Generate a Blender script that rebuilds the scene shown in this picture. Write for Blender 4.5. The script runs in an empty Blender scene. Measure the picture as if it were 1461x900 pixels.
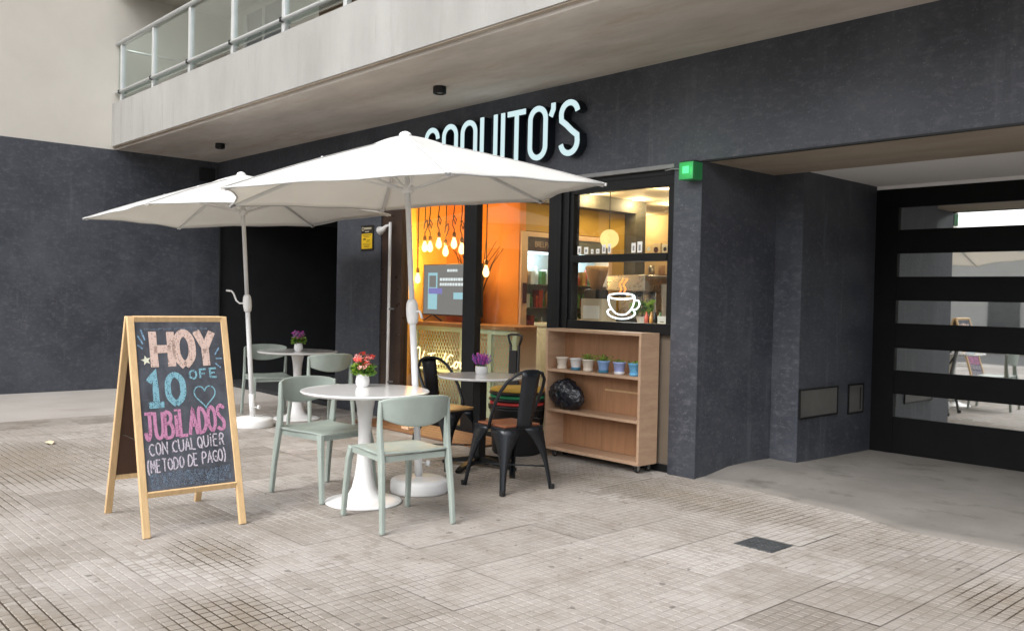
import bpy, bmesh, math, random
from mathutils import Vector, Matrix
random.seed(7)
R = math.radians
PI = math.pi
scn = bpy.context.scene
COL = scn.collection

# ------------------------------------------------------------------ camera
cam = bpy.data.cameras.new('camera')
cam.sensor_width = 36.0
cam.sensor_fit = 'HORIZONTAL'
cam.lens = 36.0 * 1266.49 / 1461.0
cam.clip_start = 0.05
cam.clip_end = 600
camo = bpy.data.objects.new('camera', cam)
COL.objects.link(camo)
_y, _p, _r = R(-47.3906), R(-1.1310), R(1.2424)
_f = Vector((math.sin(_y)*math.cos(_p), math.cos(_y)*math.cos(_p), math.sin(_p)))
_x = Vector((math.cos(_y), -math.sin(_y), 0))
_u = _x.cross(_f)
_x2 = _x*math.cos(_r) + _u*math.sin(_r)
_u2 = -_x*math.sin(_r) + _u*math.cos(_r)
camo.matrix_world = Matrix(((_x2.x, _u2.x, -_f.x, 0), (_x2.y, _u2.y, -_f.y, 0), (_x2.z, _u2.z, -_f.z, 1.36), (0, 0, 0, 1)))
scn.camera = camo

# ------------------------------------------------------------------ sky, sun, exposure
SUN_EL, SUN_AZ = R(46), R(170)
w = bpy.data.worlds.new('World'); scn.world = w; w.use_nodes = True
nt = w.node_tree; nt.nodes.clear()
sky = nt.nodes.new('ShaderNodeTexSky'); sky.sky_type = 'NISHITA'; sky.sun_disc = False
sky.sun_elevation = SUN_EL; sky.sun_rotation = SUN_AZ; sky.air_density = 1.0; sky.dust_density = 3.0; sky.ozone_density = 1.0
hs = nt.nodes.new('ShaderNodeHueSaturation'); hs.inputs['Saturation'].default_value = 0.24
bg = nt.nodes.new('ShaderNodeBackground'); bg.inputs['Strength'].default_value = 0.15
wo = nt.nodes.new('ShaderNodeOutputWorld')
nt.links.new(sky.outputs[0], hs.inputs['Color']); nt.links.new(hs.outputs[0], bg.inputs['Color']); nt.links.new(bg.outputs[0], wo.inputs['Surface'])
sun = bpy.data.lights.new('sun', 'SUN'); sun.energy = .9; sun.angle = R(30); sun.color = (1.0, 0.975, 0.945)
suno = bpy.data.objects.new('sun', sun); COL.objects.link(suno)
_d = Vector((math.sin(SUN_AZ)*math.cos(SUN_EL), math.cos(SUN_AZ)*math.cos(SUN_EL), math.sin(SUN_EL)))
suno.rotation_euler = (-_d).to_track_quat('-Z', 'Y').to_euler()
scn.render.engine = 'CYCLES'
vs = scn.view_settings
vs.view_transform = 'Standard'; vs.look = 'None'; vs.gamma = 1.0; vs.use_curve_mapping = False
vs.exposure = 1.18
try:
    scn.cycles.use_denoising = True
    scn.cycles.max_bounces = 8; scn.cycles.transparent_max_bounces = 12
    scn.cycles.sample_clamp_indirect = 8.0
except Exception: pass

# ------------------------------------------------------------------ materials
class N:
    def __init__(s, name):
        s.m = bpy.data.materials.new(name); s.m.use_nodes = True
        s.t = s.m.node_tree; s.t.nodes.clear()
        s.out = s.t.nodes.new('ShaderNodeOutputMaterial')
    def n(s, typ, **kw):
        nd = s.t.nodes.new(typ)
        for k, v in kw.items(): setattr(nd, k, v)
        return nd
    def l(s, a, b): s.t.links.new(a, b)
    def noise(s, vec, scale, detail=4, rough=.55):
        n = s.n('ShaderNodeTexNoise'); n.inputs['Scale'].default_value = scale; n.inputs['Detail'].default_value = detail; n.inputs['Roughness'].default_value = rough
        if vec is not None: s.l(vec, n.inputs['Vector'])
        return n.outputs['Fac']
    def ramp(s, fac, stops):
        r = s.n('ShaderNodeValToRGB')
        e = r.color_ramp.elements
        while len(e) < len(stops): e.new(.5)
        for i, (p, c) in enumerate(stops):
            e[i].position = p; e[i].color = (*c, 1) if len(c) == 3 else c
        s.l(fac, r.inputs[0]); return r.outputs[0]
    def mix(s, fac, a, b, mode='MIX'):
        m = s.n('ShaderNodeMix', data_type='RGBA', blend_type=mode)
        for sock, v in ((m.inputs[0], fac), (m.inputs[6], a), (m.inputs[7], b)):
            if hasattr(v, 'links'): s.l(v, sock)
            elif isinstance(v, (int, float)): sock.default_value = v
            else: sock.default_value = (*v, 1)
        return m.outputs[2]
    def math(s, op, a, b=0.0, clamp=False):
        m = s.n('ShaderNodeMath', operation=op); m.use_clamp = clamp
        for sock, v in ((m.inputs[0], a), (m.inputs[1], b)):
            if hasattr(v, 'links'): s.l(v, sock)
            else: sock.default_value = v
        return m.outputs[0]
    def bump(s, h, strength, dist=.01):
        b = s.n('ShaderNodeBump'); b.inputs['Strength'].default_value = strength; b.inputs['Distance'].default_value = dist
        s.l(h, b.inputs['Height']); return b.outputs[0]
    def pos(s): return s.n('ShaderNodeNewGeometry').outputs['Position']
    def obj(s): return s.n('ShaderNodeTexCoord').outputs['Object']
    def scaled(s, vec, sc):
        m = s.n('ShaderNodeMapping'); m.inputs['Scale'].default_value = sc
        s.l(vec, m.inputs['Vector']); return m.outputs[0]
    def principled(s, col, rough=.6, metal=0, spec=.5, normal=None, emit=None, estr=0, coat=0):
        p = s.n('ShaderNodeBsdfPrincipled')
        for k, v in (('Base Color', col), ('Roughness', rough), ('Metallic', metal), ('Specular IOR Level', spec)):
            if hasattr(v, 'links'): s.l(v, p.inputs[k])
            elif isinstance(v, (int, float)): p.inputs[k].default_value = v
            else: p.inputs[k].default_value = (*v, 1)
        if normal is not None: s.l(normal, p.inputs['Normal'])
        if coat: p.inputs['Coat Weight'].default_value = coat; p.inputs['Coat Roughness'].default_value = .08
        if emit is not None:
            if hasattr(emit, 'links'): s.l(emit, p.inputs['Emission Color'])
            else: p.inputs['Emission Color'].default_value = (*emit, 1)
            p.inputs['Emission Strength'].default_value = estr
        s.l(p.outputs[0], s.out.inputs['Surface']); return p

def mul(c, k): return tuple(min(1, x*k) for x in c)

def simple(name, col, rough=.5, var=.08, scale=6.0, metal=0, spec=.5, bump=0, bscale=80, coat=0, stretch=(1, 1, 1)):
    n = N(name); v = n.scaled(n.obj(), stretch)
    f = n.noise(v, scale, 5, .6)
    c = n.ramp(f, [(.3, mul(col, 1-var)), (.7, mul(col, 1+var))])
    rr = n.math('ADD', n.math('MULTIPLY', n.noise(v, scale*2.3, 3), .16), rough-.08, True)
    nm = n.bump(n.noise(v, bscale, 3), bump, .004) if bump else None
    n.principled(c, rr, metal, spec, nm, coat=coat)
    return n.m

def wood(name, col, grain=(1, 1, 14), dark=.7, rough=.5, scale=5):
    n = N(name); v = n.scaled(n.obj(), grain)
    f = n.noise(v, scale, 6, .65)
    f2 = n.noise(n.obj(), 2.2, 3)
    c = n.ramp(f, [(.28, mul(col, dark)), (.5, col), (.75, mul(col, 1.18))])
    c = n.mix(n.math('MULTIPLY', f2, .45), c, mul(col, .72))
    n.principled(c, rough, 0, .35, n.bump(f, .12, .003)); return n.m

def emit(name, col, s):
    n = N(name); e = n.n('ShaderNodeEmission'); e.inputs[0].default_value = (*col, 1); e.inputs[1].default_value = s
    n.l(e.outputs[0], n.out.inputs['Surface']); return n.m

def glass(name, tint=(.92, .95, .94), refl=.9, base=.05):
    n = N(name)
    tr = n.n('ShaderNodeBsdfTransparent'); tr.inputs[0].default_value = (*tint, 1)
    gl = n.n('ShaderNodeBsdfGlossy'); gl.inputs[0].default_value = (refl, refl, refl, 1); gl.inputs['Roughness'].default_value = .01
    lw = n.n('ShaderNodeLayerWeight'); lw.inputs[0].default_value = .5
    f = n.math('ADD', n.math('MULTIPLY', n.math('POWER', lw.outputs['Facing'], 4.0), .9), base+.03, True)
    mx = n.n('ShaderNodeMixShader'); n.l(f, mx.inputs[0]); n.l(tr.outputs[0], mx.inputs[1]); n.l(gl.outputs[0], mx.inputs[2])
    n.l(mx.outputs[0], n.out.inputs['Surface']); return n.m

def mat_stucco():
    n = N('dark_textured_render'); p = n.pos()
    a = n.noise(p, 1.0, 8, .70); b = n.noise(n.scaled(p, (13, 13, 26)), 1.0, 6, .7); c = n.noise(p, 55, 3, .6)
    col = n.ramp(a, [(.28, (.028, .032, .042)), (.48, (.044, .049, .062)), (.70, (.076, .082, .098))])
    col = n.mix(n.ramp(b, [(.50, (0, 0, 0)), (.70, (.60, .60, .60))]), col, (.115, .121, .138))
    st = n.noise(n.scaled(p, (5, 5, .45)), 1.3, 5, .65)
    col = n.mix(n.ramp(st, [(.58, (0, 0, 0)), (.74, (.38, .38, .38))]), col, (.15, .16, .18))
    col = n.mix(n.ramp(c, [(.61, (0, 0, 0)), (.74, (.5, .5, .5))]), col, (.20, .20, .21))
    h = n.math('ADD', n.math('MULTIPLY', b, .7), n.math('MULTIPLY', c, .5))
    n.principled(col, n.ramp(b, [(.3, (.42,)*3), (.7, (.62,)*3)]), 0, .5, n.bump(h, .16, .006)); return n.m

def mat_concrete(name, lo, hi, stretch=(1, 1, 1), scale=1.4, rough=.8, bump=.2, stain=None):
    n = N(name); p = n.pos(); v = n.scaled(p, stretch)
    a = n.noise(v, scale, 7, .62); b = n.noise(p, 38, 4, .65)
    col = n.ramp(a, [(.3, lo), (.7, hi)])
    col = n.mix(n.math('MULTIPLY', b, .22), col, mul(lo, .75))
    if stain:
        s = n.noise(n.scaled(p, stain[2]), stain[3], 6, .7)
        col = n.mix(n.ramp(s, [(stain[1], (0, 0, 0)), (min(1, stain[1]+.18), (.8, .8, .8))]), col, stain[0])
    n.principled(col, rough, 0, .35, n.bump(b, bump, .004)); return n.m

DIRTM = ((-7.6, 1.9, 1.1, .8), (-3.33, 1.62, .55, .33), (-3.75, .98, .7, .22), (-1.36, 4.55, .34, .36), (-3.9, 5.1, 1.3, .35), (-4.45, 2.0, .35, .22), (-5.6, 4.6, 1.2, .8), (-6.4, 1.3, .5, .3))
TILE = .43; PITCH = TILE/8; TX0, TY0 = -2.97, 2.855
def mat_tile(name, groove):
    n = N(name); p = n.pos()
    sub = n.n('ShaderNodeVectorMath', operation='SUBTRACT'); n.l(p, sub.inputs[0]); sub.inputs[1].default_value = (TX0, TY0, 0)
    def cell(size):
        d = n.n('ShaderNodeVectorMath', operation='DIVIDE'); n.l(sub.outputs[0], d.inputs[0]); d.inputs[1].default_value = (size, size, 1000)
        f = n.n('ShaderNodeVectorMath', operation='FLOOR'); n.l(d.outputs[0], f.inputs[0])
        w_ = n.n('ShaderNodeTexWhiteNoise', noise_dimensions='3D'); n.l(f.outputs[0], w_.inputs['Vector']); return w_.outputs['Value']
    tv = cell(TILE); pv = cell(PITCH)
    big = n.noise(p, .9, 5, .6); mid = n.noise(p, 5.5, 6, .68); fine = n.noise(p, 140, 3, .6)
    base = n.ramp(tv, [(0, (.25, .226, .200)), (.12, (.34, .311, .280)), (.5, (.395, .363, .332)), (.85, (.43, .399, .368)), (1, (.50, .47, .437))])
    base = n.mix(n.math('MULTIPLY', pv, .20), base, (.50, .47, .43))
    base = n.mix(n.math('MULTIPLY', fine, .42), base, (.22, .19, .165))
    base = n.mix(1.0, base, (.90, .905, .915), 'MULTIPLY')
    # worn-in grime, blotches and dirt with shapes of their own
    base = n.mix(n.ramp(mid, [(.48, (0, 0, 0)), (.72, (.62, .62, .62))]), base, (.18, .15, .118))
    base = n.mix(n.ramp(big, [(.48, (0, 0, 0)), (.66, (.58, .58, .58))]), base, (.20, .172, .14))
    gum = n.noise(p, 17, 2, .4)
    base = n.mix(n.ramp(gum, [(.70, (0, 0, 0)), (.73, (.7, .7, .7))]), base, (.11, .098, .085))
    fa = None
    for (px, py, rx, ry) in DIRTM:
        s1 = n.n('ShaderNodeVectorMath', operation='SUBTRACT'); n.l(p, s1.inputs[0]); s1.inputs[1].default_value = (px, py, 0)
        s2 = n.n('ShaderNodeVectorMath', operation='DIVIDE'); n.l(s1.outputs[0], s2.inputs[0]); s2.inputs[1].default_value = (rx, ry, 100)
        ln = n.n('ShaderNodeVectorMath', operation='LENGTH'); n.l(s2.outputs[0], ln.inputs[0])
        v = n.math('SUBTRACT', 1.25, ln.outputs['Value'], True); fa = v if fa is None else n.math('MAXIMUM', fa, v)
    film = n.math('MULTIPLY', fa, n.math('MULTIPLY', n.noise(p, 7, 5, .7), 1.05), True)
    base = n.mix(film, base, (.19, .155, .112))
    if groove:
        gm = n.noise(p, .75, 4, .6)
        m2 = n.noise(p, 5.0, 5, .72)
        dirt = n.math('ADD', n.math('MULTIPLY', gm, .55), n.math('MULTIPLY', m2, .55))
        acc = None
        for (px, py, rx, ry) in ((-7.6, 1.9, 1.1, .8), (-3.33, 1.62, .55, .33), (-3.75, .98, .7, .22), (-1.36, 4.55, .34, .36), (-3.9, 5.1, 1.3, .35), (-4.45, 2.0, .35, .22), (-5.6, 4.6, 1.2, .8), (-6.4, 1.3, .5, .3)):
            s1 = n.n('ShaderNodeVectorMath', operation='SUBTRACT'); n.l(p, s1.inputs[0]); s1.inputs[1].default_value = (px, py, 0)
            s2 = n.n('ShaderNodeVectorMath', operation='DIVIDE'); n.l(s1.outputs[0], s2.inputs[0]); s2.inputs[1].default_value = (rx, ry, 100)
            ln = n.n('ShaderNodeVectorMath', operation='LENGTH'); n.l(s2.outputs[0], ln.inputs[0])
            v = n.math('SUBTRACT', 1.15, ln.outputs['Value'], True)
            acc = v if acc is None else n.math('MAXIMUM', acc, v)
        dirt = n.math('ADD', dirt, n.math('MULTIPLY', acc, .75))
        base = n.mix(n.ramp(dirt, [(.42, (.02,)*3), (.58, (.18,)*3), (.70, (.52,)*3), (.86, (1, 1, 1))]), base, (.050, .036, .023))
    n.principled(base, .82, 0, .35, n.bump(fine, .25, .003)); return n.m

def mat_canvas():
    n = N('white_umbrella_canvas'); v = n.obj()
    f = n.noise(v, 3, 5); wv = n.noise(n.scaled(v, (1, 1, 1)), 260, 2)
    col = n.ramp(f, [(.3, (.74, .74, .735)), (.7, (.81, .81, .805))])
    d = n.n('ShaderNodeBsdfDiffuse'); t = n.n('ShaderNodeBsdfTranslucent')
    n.l(col, d.inputs[0]); t.inputs[0].default_value = (.80, .77, .70, 1)
    b = n.bump(n.math('ADD', wv, n.math('MULTIPLY', n.noise(v, 7, 4), 3)), .35, .006); n.l(b, d.inputs['Normal'])
    mx = n.n('ShaderNodeMixShader'); mx.inputs[0].default_value = .40
    n.l(d.outputs[0], mx.inputs[1]); n.l(t.outputs[0], mx.inputs[2]); n.l(mx.outputs[0], n.out.inputs['Surface']); return n.m

def mat_mirror():
    n = N('reflective_gate_glass')
    g = n.n('ShaderNodeBsdfGlossy'); g.inputs[0].default_value = (.95, .97, .96, 1); g.inputs['Roughness'].default_value = .02
    h = n.bump(n.noise(n.pos(), 1.7, 2), .02, .02); n.l(h, g.inputs['Normal'])
    d = n.n('ShaderNodeBsdfDiffuse'); d.inputs[0].default_value = (.05, .055, .052, 1)
    mx = n.n('ShaderNodeMixShader'); mx.inputs[0].default_value = .84
    n.l(d.outputs[0], mx.inputs[1]); n.l(g.outputs[0], mx.inputs[2]); n.l(mx.outputs[0], n.out.inputs['Surface']); return n.m

def mat_chalkboard():
    n = N('chalkboard_black'); p = n.obj()
    a = n.noise(n.scaled(p, (1, 1.4, .8)), 3.2, 6, .7); b = n.noise(n.scaled(p, (1, 3, 14)), 5, 5, .7)
    c = n.ramp(a, [(.32, (.030, .033, .041)), (.72, (.115, .122, .145))])
    c = n.mix(n.ramp(b, [(.55, (0, 0, 0)), (.8, (.5, .5, .5))]), c, (.14, .15, .17))
    n.principled(c, .75, 0, .3); return n.m

def chalk(name, col, cover=.5):
    n = N(name); p = n.obj()
    a = n.noise(p, 95, 3, .7); b = n.noise(n.scaled(p, (1, 2.2, .6)), 22, 4, .7)
    f = n.math('ADD', n.math('MULTIPLY', a, .55), n.math('MULTIPLY', b, .45))
    al = n.ramp(f, [(max(0, cover-.13), (0, 0, 0)), (cover+.03, (.92, .92, .92))])
    d = n.n('ShaderNodeBsdfDiffuse'); d.inputs[0].default_value = (*col, 1)
    t = n.n('ShaderNodeBsdfTransparent'); mx = n.n('ShaderNodeMixShader')
    n.l(al, mx.inputs[0]); n.l(t.outputs[0], mx.inputs[1]); n.l(d.outputs[0], mx.inputs[2]); n.l(mx.outputs[0], n.out.inputs['Surface']); return n.m

def mat_plastic_bag():
    n = N('black_bag_plastic'); h = n.noise(n.scaled(n.obj(), (1, 1, .6)), 11, 3, .5)
    n.principled((.016, .019, .028), .20, 0, .8, n.bump(h, 1.0, .05)); return n.m

def mat_wallpaint(name, lo, hi, scale=2.0, rough=.75):
    n = N(name); p = n.pos(); a = n.noise(p, scale, 6, .65); b = n.noise(p, 60, 3)
    n.principled(n.ramp(a, [(.3, lo), (.7, hi)]), rough, 0, .3, n.bump(b, .1, .003)); return n.m

M = dict(
 stucco=mat_stucco(),
 balc=mat_concrete('painted_balcony_concrete', (.255, .25, .236), (.35, .345, .33), (1, 1, .35), 1.6, .75, .12, ((.225, .215, .20), .57, (3.0, 1, .35), 1.7)),
 soffit=mat_concrete('stained_soffit_concrete', (.41, .37, .33), (.63, .585, .535), (.55, 1.6, 1), 1.3, .85, .2, ((.42, .335, .265), .52, (.5, 1.8, 1), 1.7)),
 soffit2=mat_concrete('brown_beam_soffit', (.28, .23, .175), (.44, .38, .31), (.5, 1.6, 1), 1.5, .85, .2),
 beige=mat_wallpaint('beige_wall_paint', (.56, .53, .475), (.63, .60, .54), .8),
 white_ceiling=mat_wallpaint('white_garage_ceiling', (.84, .825, .805), (.88, .865, .85), 1.2),
 drive=mat_concrete('driveway_concrete', (.150, .140, .127), (.215, .202, .186), (1, 1, 1), 1.6, .85, .3, ((.075, .07, .06), .54, (1, 1.5, 1), 2.4)),
 apron=mat_concrete('smooth_concrete', (.30, .28, .255), (.385, .36, .335), (1, 1, 1), 1.2, .85, .2, ((.25, .22, .195), .58, (1, .6, 1), 1.3)),
 tile=mat_tile('cement_tile', False), groove=mat_tile('cement_tile_joint', True),
 asphalt=mat_concrete('asphalt', (.04, .04, .042), (.065, .065, .066), (1, 1, 1), 2, .9, .5),
 black_metal=simple('black_painted_metal', (.007, .0075, .008), .45, .2, 5, spec=.3),
 gate_metal=simple('black_gate_metal', (.0045, .0048, .0052), .6, .25, 3, spec=.15),
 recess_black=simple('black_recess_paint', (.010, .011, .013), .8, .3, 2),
 bronze=simple('dark_bronze_frame', (.05, .028, .018), .3, .25, 4, spec=.6),
 alu=simple('rail_aluminium', (.62, .64, .64), .35, .05, 8, metal=.55),
 sage=simple('sage_green_plastic', (.305, .352, .318), .48, .09, 7, bump=.06, bscale=300),
 white_gloss=simple('glossy_white_lacquer', (.74, .735, .73), .09, .02, 4, spec=.55),
 white_paint=simple('white_painted_steel', (.76, .76, .755), .42, .04, 5),
 pole=simple('white_umbrella_pole', (.70, .71, .715), .4, .05, 6),
 grey_plastic=simple('grey_plastic', (.25, .25, .25), .5, .1, 10),
 canvas=mat_canvas(), seam=simple('canvas_seam_tape', (.50, .50, .49), .8, .05, 20), mirror=mat_mirror(), board=mat_chalkboard(),
 glass=glass('shop_glass', (.94, .955, .94), .95, .012), balglass=glass('balcony_glass', (.84, .91, .885), .95, .12),
 fridge_glass=glass('fridge_door_glass', (.93, .95, .95), .9, .0),
 pine=wood('pine_wood', (.66, .45, .235), (6, 6, .7), .8, .55, 6),
 hardboard=simple('brown_hardboard', (.085, .042, .024), .65, .2, 3),
 birch=wood('plywood_shelf', (.52, .345, .228), (1.2, 1.2, 7), .84, .5, 4),
 birch_back=wood('plywood_back', (.42, .22, .115), (7, 7, .8), .74, .5, 3.2),
 seatwood=wood('seat_wood', (.26, .095, .05), (1.2, 12, 1), .7, .32, 5), seatwood2=wood('pale_seat_wood', (.56, .33, .13), (1.2, 12, 1), .75, .35, 5),
 bartop=wood('bar_top_wood', (.36, .19, .08), (1, 10, 1), .7, .35, 4),
 deck=wood('brown_deck_wood', (.23, .115, .055), (.8, 14, 1), .6, .6, 4),
 gunmetal=simple('black_chair_metal', (.016, .019, .024), .30, .25, 6, metal=.35, spec=.6),
 rubber=simple('black_rubber', (.015, .015, .015), .8, .1, 10),
 iron=simple('cast_iron_cover', (.085, .09, .095), .55, .3, 18, metal=.4, bump=.5, bscale=120),
 steel=simple('brushed_steel', (.55, .55, .54), .28, .1, 6, metal=.9),
 orange=mat_wallpaint('orange_wall_paint', (.72, .26, .035), (.80, .31, .05), 1.5),
 yellowwall=mat_wallpaint('yellow_wall_paint', (.78, .44, .07), (.84, .50, .09), 1.5),
 mustard=mat_wallpaint('mustard_wall_paint', (.42, .26, .04), (.48, .30, .055), 1.5),
 cream=mat_wallpaint('cream_wall_paint', (.60, .45, .24), (.66, .51, .30), 1.5),
 ceilpaint=mat_wallpaint('shop_ceiling_paint', (.66, .56, .40), (.72, .62, .46), 1.5),
 floorwood=wood('shop_floor_wood', (.20, .10, .045), (.8, 12, 1), .65, .4, 4),
 panel=mat_wallpaint('taupe_panel', (.15, .118, .088), (.19, .152, .115), 2), vent=simple('dark_vent_cover', (.10, .095, .088), .45, .15, 3),
 sagebar=simple('pale_green_bar_metal', (.46, .54, .38), .5, .08, 6),
 peach=simple('peach_fridge_trim', (.66, .45, .30), .45, .06, 4),
 maroon=simple('maroon_header', (.06, .018, .022), .4, .15, 4),
 fridge_in=simple('fridge_liner', (.48, .56, .60), .5, .05, 4),
 tvgrey=simple('tv_black_plastic', (.012, .012, .014), .35, .1, 8),
 screen=emit('tv_screen', (.30, .285, .275), .40), screen_blue=emit('tv_phone_graphic', (.36, .60, .68), .55), screen_white=emit('tv_text', (.62, .66, .68), .7), screen_purple=emit('tv_purple_bar', (.22, .20, .48), .6),
 letter=emit('sign_letter_face', (.72, .93, .96), .41), letter_side=simple('sign_letter_side', (.008, .012, .018), .35, .2, 8),
 neon_white=emit('neon_white', (.86, .93, 1.0), 1.8), neon_orange=emit('neon_orange', (1.0, .22, .05), 1.5), neon_warm=emit('neon_warm_white', (1.0, .76, .38), 1.4),
 bulb=emit('filament_bulb_glass', (1.0, .60, .20), 2.6), brass=simple('aged_brass', (.10, .06, .025), .4, .2, 8, metal=.7), cord=simple('black_cord', (.02, .012, .008), .7, .1, 10),
 downlight=emit('ceiling_downlight', (1.0, .83, .52), 2.5), globe=emit('globe_lamp', (1.0, .72, .26), .62), coolstrip=emit('fridge_light_strip', (.78, .93, 1.0), 1.6), warmstrip=emit('warm_light_strip', (1.0, .72, .25), .7),
 green_lens=emit('green_lens', (.14, 1.0, .36), .62), green_body=simple('green_translucent_case', (.035, .27, .09), .35, .1, 8),
 signyellow=simple('yellow_sign_panel', (.74, .48, .015), .4, .06, 8), signblack=simple('black_sign_plate', (.02, .015, .01), .4, .1, 8), signink=simple('sign_ink', (.16, .10, .01), .6, .1, 8), signwhite=simple('sign_white_print', (.55, .5, .36), .5, .1, 8),
 pot_white=simple('white_ceramic', (.78, .78, .78), .22, .02, 6), pot_cream=simple('cream_plastic_pot', (.74, .66, .56), .45, .05, 6), pot_blue=simple('pale_blue_pot', (.26, .42, .72), .45, .05, 6), pot_sky=simple('sky_blue_pot', (.16, .46, .74), .45, .05, 6), pot_lilac=simple('lilac_blue_pot', (.36, .42, .72), .45, .05, 6),
 saucer_teal=simple('teal_saucer', (.05, .20, .32), .5, .05, 6),
 soil=simple('dark_soil', (.03, .02, .012), .9, .3, 40),
 leaf=simple('green_leaf', (.22, .36, .03), .5, .45, 40), leaf2=simple('dark_leaf', (.07, .17, .025), .5, .4, 40),
 red=simple('red_petal', (.80, .07, .05), .55, .3, 60), pink=simple('pink_petal', (.85, .36, .34), .55, .2, 60), magenta=simple('magenta_petal', (.60, .10, .48), .55, .3, 60), lilac=simple('lilac_petal', (.50, .26, .52), .55, .2, 60), violet=simple('violet_petal', (.24, .10, .42), .6, .3, 60),
 bag=mat_plastic_bag(),
 seat_yellow=simple('yellow_cushion', (.62, .38, .06), .7, .1, 8), seat_green=simple('green_cushion', (.03, .28, .12), .7, .1, 8), seat_red=simple('red_cushion', (.58, .05, .045), .7, .1, 8),
 black_plastic=simple('black_plastic', (.014, .014, .015), .5, .2, 8),
 cardboard=simple('cream_cardboard', (.55, .46, .32), .8, .08, 8), paper=simple('white_paper', (.74, .72, .66), .8, .04, 8),
 darkstone=mat_wallpaint('dark_stone_column', (.06, .055, .04), (.11, .10, .075), 7, .5),
 frame_white=simple('white_door_frame', (.62, .62, .60), .5, .04, 5), greyglass=simple('grey_window_blind', (.20, .215, .225), .35, .08, 3), browncloth=simple('brown_shutter', (.15, .10, .06), .7, .15, 6),
 chalk_peach=chalk('peach_chalk', (.62, .47, .41), .46), chalk_blue=chalk('blue_chalk', (.22, .42, .50), .48), chalk_pink=chalk('pink_chalk', (.52, .24, .38), .47), chalk_white=chalk('white_chalk', (.57, .52, .59), .49), chalk_cream=chalk('cream_chalk', (.72, .72, .58), .42), chalk_soft=chalk('soft_blue_chalk', (.22, .36, .50), .50), chalk_smudge=chalk('smudged_chalk', (.17, .22, .29), .60),
 bark=mat_wallpaint('tree_bark', (.06, .045, .03), (.12, .095, .07), 9),
 brick=mat_wallpaint('brick_red_facade', (.30, .12, .07), (.38, .17, .10), 3), pale=mat_wallpaint('pale_facade', (.50, .49, .46), (.58, .57, .54), 1), winglass=simple('far_window_glass', (.05, .06, .07), .15, .2, 3, spec=.8),
 rope=simple('dry_twig', (.07, .035, .012), .8, .2, 20), dried=simple('dry_leaf', (.60, .50, .33), .8, .1, 20), cup=simple('stacked_cups', (.45, .28, .14), .7, .1, 10),
 product_a=simple('red_packets', (.45, .07, .04), .4, .2, 30), product_b=simple('green_packets', (.10, .22, .08), .4, .2, 30), product_c=simple('amber_jars', (.48, .24, .06), .3, .2, 30), product_d=simple('white_packets', (.66, .66, .62), .4, .1, 30),
)

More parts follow.
